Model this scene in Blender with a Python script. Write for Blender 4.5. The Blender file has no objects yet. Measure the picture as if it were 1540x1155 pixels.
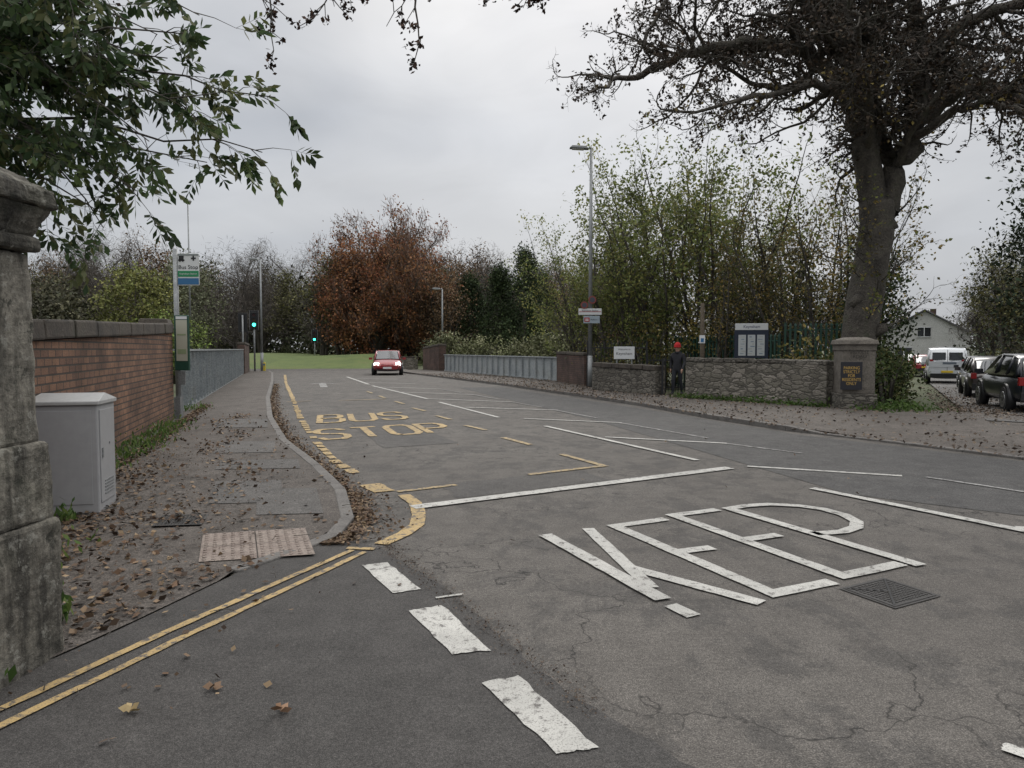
import bpy, math, random
import numpy as np
from mathutils import Vector, Matrix, Euler
R=random.Random(7); N=np.random.default_rng(7)
SC=bpy.context.scene
# ------------------------------------------------------------ helpers
def link(o,parent=None):
    SC.collection.objects.link(o)
    if parent: o.parent=parent
    return o
def empty(name,loc=(0,0,0),rz=0,s=1):
    e=bpy.data.objects.new(name,None); e.location=loc; e.rotation_euler=(0,0,rz); e.scale=(s,s,s)
    e.empty_display_size=.1
    return link(e)
def newmat(name):
    m=bpy.data.materials.new(name); m.use_nodes=True
    nt=m.node_tree; b=nt.nodes['Principled BSDF']
    return m,nt.nodes,nt.links,b
def plain(name,c,rough=.6,metal=0,emit=None,es=0,coat=0):
    m,n,l,b=newmat(name)
    b.inputs['Base Color'].default_value=(*c,1); b.inputs['Roughness'].default_value=rough; b.inputs['Metallic'].default_value=metal
    if coat: b.inputs['Coat Weight'].default_value=coat
    if emit: b.inputs['Emission Color'].default_value=(*emit,1); b.inputs['Emission Strength'].default_value=es
    return m
def ramp(n,l,src,stops):
    r=n.new('ShaderNodeValToRGB'); e=r.color_ramp.elements
    while len(e)>len(stops): e.remove(e[-1])
    while len(e)<len(stops): e.new(.5)
    for i,(p,c) in enumerate(stops):
        e[i].position=p; e[i].color=(*c,1) if len(c)==3 else c
    l.new(src,r.inputs[0]); return r.outputs[0]
def g(v): return (v,v,v)
def noise(n,l,vec,scale,detail=4,rough=.55,dist=0):
    t=n.new('ShaderNodeTexNoise'); t.inputs['Scale'].default_value=scale; t.inputs['Detail'].default_value=detail
    t.inputs['Roughness'].default_value=rough; t.inputs['Distortion'].default_value=dist
    l.new(vec,t.inputs['Vector']); return t.outputs['Fac']
def mix(n,l,fac,a,b,mode='MIX'):
    m=n.new('ShaderNodeMix'); m.data_type='RGBA'; m.blend_type=mode
    for s,v in ((0,fac),(6,a),(7,b)):
        if isinstance(v,(int,float)): m.inputs[s].default_value=v
        elif isinstance(v,tuple): m.inputs[s].default_value=(*v,1)
        else: l.new(v,m.inputs[s])
    return m.outputs[2]
def bump(n,l,b,h,strength=.3,dist=.02):
    u=n.new('ShaderNodeBump'); u.inputs['Strength'].default_value=strength; u.inputs['Distance'].default_value=dist
    l.new(h,u.inputs['Height']); l.new(u.outputs[0],b.inputs['Normal'])
def objc(n):
    return n.new('ShaderNodeTexCoord').outputs['Object']
def noisy(name,c1,c2,scale=2,rough=.8,fine=40,bs=.3,c3=None,bd=.02,metal=0,fk=(.65,1.2)):
    m,n,l,b=newmat(name); v=objc(n)
    a=noise(n,l,v,scale,5,.6); f=noise(n,l,v,fine,3,.6)
    st=[(.3,c1),(.7,c2)] if c3 is None else [(.3,c1),(.55,c2),(.75,c3)]
    c=ramp(n,l,a,st); d=ramp(n,l,f,[(.3,g(fk[0])),(.7,g(fk[1]))])
    l.new(mix(n,l,1.0,c,d,'MULTIPLY'),b.inputs['Base Color'])
    b.inputs['Roughness'].default_value=rough; b.inputs['Metallic'].default_value=metal
    bump(n,l,b,f,bs,bd); return m
def asphalt(name,c1,c2,dark,crack=.5,patch=.6,speck=150):
    m,n,l,b=newmat(name); v=objc(n)
    mp=n.new('ShaderNodeMapping'); mp.inputs['Rotation'].default_value=(0,0,math.radians(-20)); mp.inputs['Scale'].default_value=(1.15,.8,1); l.new(v,mp.inputs[0])
    big=noise(n,l,v,.35,4,.6); mid=noise(n,l,mp.outputs[0],1.5,8,.8,.15); f=noise(n,l,v,speck,2,.7); f2=noise(n,l,v,speck*.3,2,.65); md=noise(n,l,v,4.5,4,.65)
    c=ramp(n,l,big,[(.35,c1),(.65,c2)])
    pm=ramp(n,l,mid,[(.50,g(0)),(.56,g(1))])
    pm2=n.new('ShaderNodeMath'); pm2.operation='MULTIPLY'; l.new(pm,pm2.inputs[0]); pm2.inputs[1].default_value=patch
    c=mix(n,l,pm2.outputs[0],c,dark)
    for q,st in ((f,[(.3,g(.38)),(.5,g(.92)),(.72,g(2.1))]),(f2,[(.3,g(.70)),(.7,g(1.3))]),(md,[(.3,g(.82)),(.7,g(1.18))])): c=mix(n,l,1.0,c,ramp(n,l,q,st),'MULTIPLY')
    vm=n.new('ShaderNodeVectorMath'); vm.operation='ADD'
    nz=n.new('ShaderNodeTexNoise'); nz.inputs['Scale'].default_value=2.5; nz.inputs['Detail'].default_value=4; l.new(v,nz.inputs['Vector'])
    l.new(v,vm.inputs[0]); l.new(nz.outputs['Color'],vm.inputs[1])
    vo=n.new('ShaderNodeTexVoronoi'); vo.feature='DISTANCE_TO_EDGE'; vo.inputs['Scale'].default_value=.8; l.new(vm.outputs[0],vo.inputs['Vector'])
    cm=ramp(n,l,vo.outputs['Distance'],[(.0,g(1)),(.010,g(0))])
    cf=ramp(n,l,big,[(.42,g(0)),(.55,g(crack))]); cc=mix(n,l,1.0,cm,cf,'MULTIPLY')
    c=mix(n,l,cc,c,(.013,.012,.011))
    l.new(c,b.inputs['Base Color']); b.inputs['Roughness'].default_value=.82; b.inputs['Specular IOR Level'].default_value=.3
    bump(n,l,b,f,.5,.006); return m
def paint(name,c,under,wear=.5,scale=14):
    m,n,l,b=newmat(name); v=objc(n)
    a=noise(n,l,v,scale,8,.8); a2=noise(n,l,v,120,3,.7); lo=noise(n,l,v,1.7,4,.6)
    w=ramp(n,l,a,[(wear-.05,g(1)),(wear+.03,g(0))])
    w2=ramp(n,l,a2,[(.34,g(.85)),(.46,g(0))])
    t=n.new('ShaderNodeMath'); t.operation='MAXIMUM'; l.new(w,t.inputs[0]); l.new(w2,t.inputs[1])
    tint=ramp(n,l,lo,[(.3,tuple(x*.66 for x in c)),(.7,c)])
    l.new(mix(n,l,t.outputs[0],tint,under),b.inputs['Base Color']); b.inputs['Roughness'].default_value=.75
    bump(n,l,b,a2,.3,.004); return m
def leafmat(name,trans=.35,rough=.6):
    m,n,l,b=newmat(name); at=n.new('ShaderNodeAttribute'); at.attribute_name='Col'
    l.new(at.outputs['Color'],b.inputs['Base Color']); b.inputs['Roughness'].default_value=rough; b.inputs['Specular IOR Level'].default_value=.3
    if trans>0:
        tr=n.new('ShaderNodeBsdfTranslucent'); l.new(at.outputs['Color'],tr.inputs['Color'])
        mx=n.new('ShaderNodeMixShader'); mx.inputs[0].default_value=trans
        l.new(b.outputs[0],mx.inputs[1]); l.new(tr.outputs[0],mx.inputs[2]); l.new(mx.outputs[0],n['Material Output'].inputs[0])
    return m
def H(x,y):
    c=lambda t:min(1,max(0,t))
    return -c((x-9.5)/3)*(c((y-11)/10)*.17+c((y-21)/20)*.18)

class MB:
    def __init__(s): s.v=[];s.f=[];s.m=[];s.sm=[]
    def quad(s,pts,m=0):
        k=len(s.v); s.v+= [tuple(p) for p in pts]; s.f.append(tuple(range(k,k+len(pts)))); s.m.append(m); s.sm.append(False)
    def box(s,c,d,m=0,rz=0,rx=0,ry=0,taper=1):
        k=len(s.v); M=Euler((rx,ry,rz)).to_matrix()
        for z in(-.5,.5):
            t=taper if z>0 else 1
            for x,y in((-.5,-.5),(.5,-.5),(.5,.5),(-.5,.5)):
                p=M@Vector((x*d[0]*t,y*d[1]*t,z*d[2])); s.v.append((p.x+c[0],p.y+c[1],p.z+c[2]))
        for f in((0,3,2,1),(4,5,6,7),(0,1,5,4),(1,2,6,5),(2,3,7,6),(3,0,4,7)):
            s.f.append(tuple(k+i for i in f)); s.m.append(m); s.sm.append(False)
    def tube(s,pts,rads,sides=6,m=0,cap=True,smooth=True):
        k=len(s.v); n=len(pts)
        for i in range(n):
            a=pts[max(0,i-1)]; b=pts[min(n-1,i+1)]
            dx,dy,dz=b[0]-a[0],b[1]-a[1],b[2]-a[2]; L=math.sqrt(dx*dx+dy*dy+dz*dz) or 1; dx/=L;dy/=L;dz/=L
            if abs(dz)>.9: ux,uy,uz=1-dx*dx,-dx*dy,-dx*dz
            else: ux,uy,uz=-dz*dx,-dz*dy,1-dz*dz
            L=math.sqrt(ux*ux+uy*uy+uz*uz) or 1; ux/=L;uy/=L;uz/=L
            wx,wy,wz=dy*uz-dz*uy,dz*ux-dx*uz,dx*uy-dy*ux
            r=rads[i]; p=pts[i]
            for j in range(sides):
                t=2*math.pi*j/sides; c=math.cos(t)*r; q=math.sin(t)*r
                s.v.append((p[0]+ux*c+wx*q,p[1]+uy*c+wy*q,p[2]+uz*c+wz*q))
        for i in range(n-1):
            for j in range(sides):
                a=k+i*sides+j; b=k+i*sides+(j+1)%sides
                s.f.append((a,b,b+sides,a+sides)); s.m.append(m); s.sm.append(smooth)
        if cap:
            s.f.append(tuple(k+j for j in range(sides))[::-1]); s.m.append(m); s.sm.append(False)
            s.f.append(tuple(k+(n-1)*sides+j for j in range(sides))); s.m.append(m); s.sm.append(False)
    def cyl(s,a,b,r,r2=None,sides=16,m=0): s.tube([a,b],[r,r if r2 is None else r2],sides,m)
    def mesh(s,name,mats):
        me=bpy.data.meshes.new(name); me.from_pydata(s.v,[],s.f)
        for x in mats: me.materials.append(x)
        me.polygons.foreach_set('material_index',s.m); me.polygons.foreach_set('use_smooth',s.sm); me.update(); return me
    def obj(s,name,mats,parent=None,loc=(0,0,0),rz=0,bevel=0,sub=0):
        o=bpy.data.objects.new(name,s.mesh(name,mats)); link(o,parent); o.location=loc; o.rotation_euler=(0,0,rz)
        if bevel:
            b=o.modifiers.new('b','BEVEL'); b.width=bevel; b.segments=2; b.limit_method='ANGLE'
        if sub:
            q=o.modifiers.new('s','SUBSURF'); q.levels=sub; q.render_levels=sub
        return o
def text(name,s,size,loc,rot,mat,parent=None,ext=.001,align='CENTER',sx=1):
    c=bpy.data.curves.new(name,'FONT'); c.body=s; c.size=size; c.extrude=ext; c.align_x=align; c.align_y='CENTER'; c.space_line=.9
    c.materials.append(mat); o=bpy.data.objects.new(name,c); link(o,parent); o.location=loc; o.rotation_euler=rot; o.scale=(sx,1,1); return o
def leafobj(name,C,size,col,asp,mat,parent=None,axis=None,mesh_only=False,flat=None):
    n=len(C)
    a=N.normal(size=(n,3)) if axis is None else axis+N.normal(size=(n,3))*.35
    if flat is not None: a[:,2]*=flat
    a/=np.linalg.norm(a,axis=1)[:,None]
    b=N.normal(size=(n,3))
    if flat is not None: b[:,2]*=flat
    b-=a*(a*b).sum(1)[:,None]; b/=np.linalg.norm(b,axis=1)[:,None]
    s=np.broadcast_to(size,(n,))[:,None]
    V=np.stack([C-a*s*.5,C+b*s*asp*.5+a*s*.05,C+a*s*.5,C-b*s*asp*.5+a*s*.05],1).reshape(-1,3)
    me=bpy.data.meshes.new(name); me.vertices.add(4*n); me.vertices.foreach_set('co',V.ravel().astype(np.float32))
    me.loops.add(4*n); me.loops.foreach_set('vertex_index',np.arange(4*n,dtype=np.int32))
    me.polygons.add(n); me.polygons.foreach_set('loop_start',np.arange(0,4*n,4,dtype=np.int32))
    try: me.polygons.foreach_set('loop_total',np.full(n,4,dtype=np.int32))
    except Exception: pass
    me.update(calc_edges=True)
    ca=me.color_attributes.new('Col','FLOAT_COLOR','POINT')
    cc=np.ones((n,4)); cc[:,:3]=col; ca.data.foreach_set('color',np.repeat(cc,4,0).ravel().astype(np.float32))
    me.materials.append(mat)
    if mesh_only: return me
    return link(bpy.data.objects.new(name,me),parent)
def pal(n,cols,jit=.25,group=None):
    cols=np.array(cols)
    if group is None: i=N.integers(0,len(cols),n); k=1
    else:
        ng=group.max()+1; i=np.where(N.random(n)<.6,N.integers(0,len(cols),ng)[group],N.integers(0,len(cols),n)); k=N.uniform(.55,1.35,ng)[group][:,None]
    return np.clip(cols[i]*k*N.uniform(1-jit,1+jit,(n,1)),0,1)
def cloud(c,r,nc,per,cr,shell=.45):
    d=N.normal(size=(nc,3)); d/=np.linalg.norm(d,axis=1)[:,None]
    rad=shell+(1-shell)*N.random(nc)**.6
    C=np.array(c)+d*np.array(r)*rad[:,None]
    gidx=np.repeat(np.arange(nc),per)
    return C[gidx]+N.normal(size=(nc*per,3))*cr, gidx

# ------------------------------------------------------------ camera / world
cam=bpy.data.cameras.new('camera'); co=bpy.data.objects.new('camera',cam); link(co)
co.location=(0,0,1.55); co.rotation_euler=(math.radians(90-2.78),0,0)
cam.sensor_width=36; cam.lens=25.25; cam.clip_end=3000; cam.clip_start=.05; SC.camera=co
SC.view_settings.view_transform='Standard'; SC.view_settings.look='None'; SC.view_settings.exposure=0
w=bpy.data.worlds.new('World'); SC.world=w; w.use_nodes=True; n=w.node_tree.nodes; l=w.node_tree.links
bg=n['Background']; bg.inputs[1].default_value=.1
sky=n.new('ShaderNodeTexSky'); sky.sky_type='NISHITA'; sky.sun_disc=False; sky.sun_elevation=math.radians(38); sky.sun_rotation=math.radians(15); sky.air_density=1; sky.dust_density=3
tc=n.new('ShaderNodeTexCoord').outputs['Generated']; sp=n.new('ShaderNodeSeparateXYZ'); l.new(tc,sp.inputs[0])
mp=n.new('ShaderNodeMapping'); mp.inputs['Scale'].default_value=(1,1,2.4); l.new(tc,mp.inputs[0])
nz=noise(n,l,mp.outputs[0],1.5,3,.5,.5); nz2=noise(n,l,mp.outputs[0],4.5,4,.55,.5)
c1=ramp(n,l,nz,[(.35,(.79,.82,.87)),(.65,(1.13,1.12,1.11))]); c2=ramp(n,l,nz2,[(.3,g(.93)),(.7,g(1.07))])
cl=mix(n,l,1.0,c1,c2,'MULTIPLY')
grad=ramp(n,l,sp.outputs[2],[(0,(5.7,5.8,5.95)),(.14,(5.3,5.5,5.8)),(.30,(5.5,5.7,6.0)),(.45,(6.6,6.65,6.75)),(.62,(12,12,12)),(1,(26,25.6,25))])
cl=mix(n,l,1.0,cl,grad,'MULTIPLY')
vd=n.new('ShaderNodeVectorMath'); vd.operation='DOT_PRODUCT'; l.new(tc,vd.inputs[0]); a_=math.radians(12); e_=math.radians(33)
vd.inputs[1].default_value=(math.sin(a_)*math.cos(e_),math.cos(a_)*math.cos(e_),math.sin(e_))
gl=ramp(n,l,vd.outputs['Value'],[(.90,g(1.0)),(.995,g(1.25))]); cl=mix(n,l,1.0,cl,gl,'MULTIPLY')
l.new(mix(n,l,.94,sky.outputs[0],cl),bg.inputs[0])
sun=bpy.data.lights.new('sun','SUN'); sun.energy=1.0; sun.angle=math.radians(25); sun.color=(1,.96,.9)
so=bpy.data.objects.new('sun',sun); link(so); az=math.radians(15); el=math.radians(38)
dv=Vector((math.sin(az)*math.cos(el),math.cos(az)*math.cos(el),math.sin(el))); so.rotation_euler=dv.to_track_quat('Z','Y').to_euler()

# ------------------------------------------------------------ materials
M_road=asphalt('asphalt_worn',(.088,.080,.072),(.108,.099,.089),(.052,.049,.046),.9,.6)
M_side=asphalt('asphalt_smooth',(.052,.049,.046),(.061,.057,.054),(.045,.043,.041),.0,.3,200)
M_pave=asphalt('pavement_tarmac',(.074,.064,.056),(.098,.086,.076),(.056,.047,.04),.7,.6,110)
M_paveR=asphalt('pavement_tarmac_red',(.085,.074,.065),(.105,.092,.081),(.066,.057,.049),.3,.6,110)
M_patch=asphalt('patched_tarmac',(.088,.083,.078),(.10,.094,.088),(.075,.07,.066),.0,.2,140)
M_white=paint('road_paint_white',(.50,.49,.455),(.085,.078,.072),.44)
M_whitef=paint('road_paint_white_faded',(.34,.335,.32),(.08,.075,.07),.50)
M_yel=paint('road_paint_yellow',(.46,.325,.14),(.085,.076,.068),.465)
M_yelf=paint('road_paint_yellow_faded',(.42,.31,.15),(.085,.078,.072),.485)
M_kerb=noisy('kerb_stone',(.10,.092,.086),(.17,.16,.147),5,.85,60,.4)
M_earth=noisy('earth',(.07,.055,.035),(.06,.075,.03),1.0,.95,15,.6,(.05,.07,.025))
M_grass=noisy('grass',(.075,.105,.03),(.11,.145,.04),.6,.9,20,.6,(.13,.13,.05))
M_bark=noisy('bark',(.04,.035,.03),(.10,.088,.073),3,.9,18,1.0,(.07,.075,.048),.06)
M_bark2=noisy('bark_grey',(.05,.043,.036),(.10,.09,.075),4,.9,30,.5)
M_leaf=leafmat('leaf'); M_leafd=leafmat('leaf_distant',0,.85); M_dry=leafmat('dry_leaf',0,.8); M_twig=leafmat('twig',.0,.9)
M_black=plain('black_paint',(.012,.012,.013),.4); M_iron=noisy('cast_iron',(.03,.028,.027),(.05,.047,.045),6,.7,80,.3)
M_galv=noisy('galvanised_steel',(.20,.21,.215),(.30,.31,.31),6,.5,50,.05,metal=.3)
M_rub=plain('rubber',(.012,.012,.012),.8); M_glass=plain('dark_glass',(.015,.018,.02),.08,0,coat=.5)
M_chrome=plain('alloy',(.40,.40,.41),.35,.9)
M_signw=plain('sign_white',(.62,.63,.63),.45); M_green=plain('sign_green',(.02,.22,.09),.45)
M_blue=plain('sign_blue',(.03,.13,.28),.45); M_dgreen=plain('dark_green_paint',(.015,.06,.04),.5)

def brickmat(name,c1,c2,mo):
    m,n,l,b=newmat(name); v=objc(n); s=n.new('ShaderNodeSeparateXYZ'); l.new(v,s.inputs[0])
    ad=n.new('ShaderNodeMath'); ad.operation='ADD'; l.new(s.outputs[0],ad.inputs[0]); l.new(s.outputs[1],ad.inputs[1])
    c=n.new('ShaderNodeCombineXYZ'); l.new(ad.outputs[0],c.inputs[0]); l.new(s.outputs[2],c.inputs[1])
    t=n.new('ShaderNodeTexBrick'); l.new(c.outputs[0],t.inputs['Vector']); t.inputs['Scale'].default_value=1
    t.inputs['Brick Width'].default_value=.235; t.inputs['Row Height'].default_value=.086; t.inputs['Mortar Size'].default_value=.010; t.inputs['Mortar Smooth'].default_value=.15; t.inputs['Bias'].default_value=-.1
    t.inputs['Color1'].default_value=(*c1,1); t.inputs['Color2'].default_value=(*c2,1); t.inputs['Mortar'].default_value=(*mo,1)
    nz=noise(n,l,v,1.4,6,.65); f=noise(n,l,v,50,3)
    k=mix(n,l,1.0,t.outputs['Color'],ramp(n,l,nz,[(.32,g(.5)),(.68,g(1.3))]),'MULTIPLY')
    k=mix(n,l,1.0,k,ramp(n,l,f,[(.3,g(.7)),(.7,g(1.2))]),'MULTIPLY')
    zr=ramp(n,l,s.outputs[2],[(.0,(.75,.8,.7)),(.35,g(1)),(1,g(1))]); k=mix(n,l,1.0,k,zr,'MULTIPLY')
    l.new(k,b.inputs['Base Color']); b.inputs['Roughness'].default_value=.9
    iv=n.new('ShaderNodeMath'); iv.operation='SUBTRACT'; l.new(f,iv.inputs[0]); l.new(t.outputs['Fac'],iv.inputs[1])
    bump(n,l,b,iv.outputs[0],.8,.012); return m
M_brick=brickmat('red_brick',(.215,.112,.066),(.115,.06,.04),(.045,.037,.03))
M_brick2=brickmat('dark_brick',(.12,.07,.055),(.08,.05,.04),(.05,.042,.036))
def rubblemat(name,cs,mo):
    m,n,l,b=newmat(name); v=objc(n)
    mp=n.new('ShaderNodeMapping'); mp.inputs['Scale'].default_value=(3.6,3.6,7.5); l.new(v,mp.inputs[0])
    vn=n.new('ShaderNodeTexNoise'); vn.inputs['Scale'].default_value=1.5; l.new(mp.outputs[0],vn.inputs['Vector'])
    vm=n.new('ShaderNodeVectorMath'); vm.operation='ADD'; l.new(mp.outputs[0],vm.inputs[0]); l.new(vn.outputs['Color'],vm.inputs[1])
    vo=n.new('ShaderNodeTexVoronoi'); vo.inputs['Scale'].default_value=1; l.new(vm.outputs[0],vo.inputs['Vector'])
    ve=n.new('ShaderNodeTexVoronoi'); ve.feature='DISTANCE_TO_EDGE'; ve.inputs['Scale'].default_value=1; l.new(vm.outputs[0],ve.inputs['Vector'])
    s=n.new('ShaderNodeSeparateColor'); l.new(vo.outputs['Color'],s.inputs[0])
    c=ramp(n,l,s.outputs[0],[(0,cs[0]),(.5,cs[1]),(1,cs[2])])
    f=noise(n,l,v,25,5,.7); lo=noise(n,l,v,1.1,4)
    c=mix(n,l,1.0,c,ramp(n,l,f,[(.3,g(.65)),(.7,g(1.3))]),'MULTIPLY'); c=mix(n,l,1.0,c,ramp(n,l,lo,[(.3,g(.7)),(.7,g(1.2))]),'MULTIPLY')
    e=ramp(n,l,ve.outputs['Distance'],[(.03,g(1)),(.10,g(0))])
    l.new(mix(n,l,e,c,mo),b.inputs['Base Color']); b.inputs['Roughness'].default_value=.92
    h=ramp(n,l,ve.outputs['Distance'],[(0,g(0)),(.2,g(1))]); bump(n,l,b,mix(n,l,.35,h,f),.8,.03); return m
M_rubble=rubblemat('stone_rubble',((.11,.10,.08),(.175,.16,.13),(.25,.225,.19)),(.08,.072,.06))
M_rubble2=rubblemat('stone_rubble_dark',((.08,.07,.058),(.13,.118,.098),(.17,.155,.13)),(.055,.05,.042))
def weathered(name,k=1):
    m,n,l,b=newmat(name); v=objc(n)
    a=noise(n,l,v,2.2,9,.75,.4); f=noise(n,l,v,35,6,.75); q=noise(n,l,v,8,7,.75); z_=noise(n,l,v,1.1,3)
    mp=n.new('ShaderNodeMapping'); mp.inputs['Scale'].default_value=(7,7,.8); l.new(v,mp.inputs[0]); st=noise(n,l,mp.outputs[0],1.5,6,.65)
    c=ramp(n,l,a,[(.3,(.085*k,.08*k,.066*k)),(.5,(.19*k,.175*k,.145*k)),(.7,(.29*k,.27*k,.225*k))])
    c=mix(n,l,1.0,c,ramp(n,l,st,[(.38,g(.35)),(.58,g(1.15))]),'MULTIPLY')
    c=mix(n,l,1.0,c,ramp(n,l,f,[(.3,g(.5)),(.7,g(1.4))]),'MULTIPLY')
    c=mix(n,l,ramp(n,l,q,[(.57,g(0)),(.62,g(.6))]),c,(.33,.32,.28)); c=mix(n,l,ramp(n,l,q,[(.36,g(.85)),(.43,g(0))]),c,(.035,.036,.028))
    c=mix(n,l,ramp(n,l,z_,[(.52,g(0)),(.68,g(.35))]),c,(.065,.075,.038))
    l.new(c,b.inputs['Base Color']); b.inputs['Roughness'].default_value=.95
    bump(n,l,b,mix(n,l,.5,q,f),1.0,.03); return m
M_stone=weathered('weathered_stone'); M_stoned=weathered('weathered_stone_dark',.6)
M_cope=noisy('coping_stone',(.03,.026,.022),(.075,.062,.05),2.5,.92,30,.6,(.055,.055,.038))

# ------------------------------------------------------------ ground
xs=sorted(set([-1500,-600,-300,-150,-100,-70]+list(range(-50,9,4))+[9.5]+[10+i for i in range(0,36)]+[50,60,80,120,200,400,800,1500]))
ys=sorted(set([-1000,-300,-80,-30]+list(range(-12,10,4))+[11+i for i in range(0,31)]+[46,52,60,80,110,160,250,500,1000,2000]))
G=MB()
for y in ys:
    for x in xs: G.v.append((x,y,H(x,y)-.05))
W=len(xs)
for j in range(len(ys)-1):
    for i in range(W-1): G.f.append((j*W+i,j*W+i+1,(j+1)*W+i+1,(j+1)*W+i)); G.m.append(0); G.sm.append(True)
G.obj('ground',[M_earth])
KL=[(-3.1,1.2),(-2.5,2.9),(-2.17,3.9),(-1.9,4.9),(-1.62,5.4),(-1.42,5.85),(-1.42,6.4),(-1.75,7.5),(-2.4,8.95),(-3.62,11.5),(-5.15,15.4),(-7.3,21.6),(-10.8,32.5),(-14.8,44.5),(-16.2,48)]
kly=[p[1] for p in KL]; klx=[p[0] for p in KL]
def kerbx(y): return float(np.interp(y,kly,klx))
wy=[1.2,6.5,9.5,14.7,19.2,41.8,48]; wx=[-4.35,-4.5,-5.4,-7.0,-8.4,-15.7,-17.6]
def wallx(y): return float(np.interp(y,wy,wx))
def PZ(y): return float(np.interp(y,[5.2,6.0,7.6,9],[.012,.02,.085,.10]))
KR=[(14,-3),(9.2,6),(7.15,10),(6.4,11.5),(5.2,13.6),(4.49,15.6),(3.47,19.6),(2.34,22.9),(-.28,30.3),(-5,41.7),(-7.4,47.5),(-8,52)]
G=MB()
G.quad([(x,y,0) for x,y in [(26,-30),(14,-3),(9.2,6),(7.15,10),(6.4,11.5),(5.2,13.6),(4.49,15.6),(3.47,19.6),(2.34,22.9),(-.28,30.3),(-5,41.7),(-7.4,47.5),(-8,52),(-8,62),(-14,62),(-17,56),(-60,60),(-60,52),(-16.2,48),(-14.8,44.5),(-10.8,32.5),(-7.3,21.6),(-5.15,15.4),(-3.62,11.5),(-2.4,8.95),(-1.75,7.5),(-1.42,6.4),(-1.42,5.85),(-1.62,5.4),(-1.9,4.9),(-2.17,3.9),(-2.5,2.9),(-3.1,1.2),(-8,-10),(-12,-30)]][::-1])
G.obj('main_road',[M_road])
G=MB(); edge=[(-1.0,5.5),(-.62,4.9),(-.29,4.33),(-.05,3.8),(.12,3.4),(.4,2.95),(.7,2.55),(1.5,1.2),(3,-2),(5,-8)]; e2=[]
for a,b in zip(edge,edge[1:]):
    for i in range(6): t=i/6; e2.append((a[0]+(b[0]-a[0])*t+R.uniform(-.02,.02),a[1]+(b[1]-a[1])*t+R.uniform(-.015,.015)))
G.quad([(x,y,.004) for x,y in [(-1.42,5.85)]+e2+[(5,-8),(-7,-8),(-3.1,1.2),(-2.5,2.9),(-2.17,3.9),(-1.9,4.9),(-1.62,5.4)]][::-1]); G.obj('side_road',[M_side])
G=MB(); pp=[(3.6,7.6),(9,3.0),(9.4,5.2),(7.3,9.4),(5.2,12.9),(3.4,18.5),(-.4,29),(-2.2,29),(1.7,16)]; G.quad([(x,y,.004) for x,y in pp]); G.obj('road_surface_dressing',[asphalt('asphalt_darker',(.064,.062,.060),(.076,.073,.070),(.050,.048,.047),.5,.5)])
M_rep=asphalt('asphalt_repair',(.068,.064,.060),(.08,.075,.070),(.055,.052,.049),.2,.4,170)
G=MB()
for k,q in enumerate([[(-.55,7.4),(1.2,8.45),(.85,9.1),(-.85,8.15)],[(3.1,1.2),(4.6,3.6),(9,1.4),(6,-2)],[(-2.0,11.2),(-.9,11.8),(-2.6,16.0),(-3.6,15.5)]]):
    P=[Vector(p) for p in q]; o=[]
    for a,b in zip(P,P[1:]+P[:1]):
        for i in range(9): o.append(a.lerp(b,i/9)+Vector((R.uniform(-.03,.03),R.uniform(-.03,.03))))
    G.quad([(p.x,p.y,.003+.0004*k) for p in o])
G.obj('road_repair_patch',[M_rep])
# left pavement
G=MB(); yy=[1.2+.35*i for i in range(135)]; yy=[y for y in yy if y<48]
for y in yy:
    a,b=wallx(y)-.05,kerbx(y)-(.11 if y>5 else 0)
    for i in range(5): G.v.append((a+(b-a)*i/4,y,PZ(y)))
for j in range(len(yy)-1):
    for i in range(4): k=j*5+i; G.f.append((k,k+1,k+6,k+5)); G.m.append(0); G.sm.append(True)
G.obj('pavement',[M_pave])
def kerbs(line,side,zf,name,w=.12,ln=.9):
    G=MB(); pts=[Vector(p) for p in line]; acc=[]
    for a,b in zip(pts,pts[1:]):
        L=(b-a).length; k=max(1,round(L/ln))
        for i in range(k): acc.append((a.lerp(b,i/k),a.lerp(b,(i+1)/k)))
    for a,b in acc:
        d=(b-a).normalized(); nn=Vector((-d.y,d.x))*side
        a2=a+d*.006; b2=b-d*.006; z0=zf(a.y)+R.uniform(.0,.008)+.004; z1=zf(b.y)+R.uniform(0,.008)+.004
        c=[a2,b2,b2+nn*w,a2+nn*w]; k=len(G.v)
        for q,z in zip(c,(z0,z1,z1,z0)): G.v.append((q.x,q.y,-.04))
        for q,z in zip(c,(z0,z1,z1,z0)): G.v.append((q.x,q.y,z))
        for f in((0,3,2,1),(4,5,6,7),(0,1,5,4),(1,2,6,5),(2,3,7,6),(3,0,4,7)): G.f.append(tuple(k+i for i in f)); G.m.append(0); G.sm.append(False)
    return G.obj(name,[M_kerb],bevel=.012)
kerbs(KL[3:],1,PZ,'kerb'); kerbs(KR,-1,lambda y:.09 if y>13 else .03,'kerb')
# right pavement
G=MB(); RW=[(20,2),(16,11),(12.5,15),(10.6,17.2),(9.4,17.7),(8.1,18.9),(6.8,20.4),(5.0,22.8),(2.9,27),(2.5,31.5),(-4.4,47.8),(-5,52)]
ky=[p[1] for p in KR]; kx=[p[0] for p in KR]
def kr(y): return float(np.interp(y,ky,kx))
rp=sorted([(p[1],p[0]) for p in RW])
def rw(y): return float(np.interp(y,[p[0] for p in rp],[p[1] for p in rp]))
for i in range(70):
    y=2+i*.72
    if y>51: break
    a=kr(y)+.12; b=rw(y)+.25
    for k in range(9):
        x=a+(b-a)*k/8; G.v.append((x,y,(.09 if y>14 else float(np.interp(y,[12,14],[.03,.09])))+H(x,y)))
rows=len(G.v)//9
for j in range(rows-1):
    for i in range(8): k=j*9+i; G.f.append((k,k+1,k+10,k+9)); G.m.append(0); G.sm.append(True)
G.obj('pavement',[M_paveR])
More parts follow.
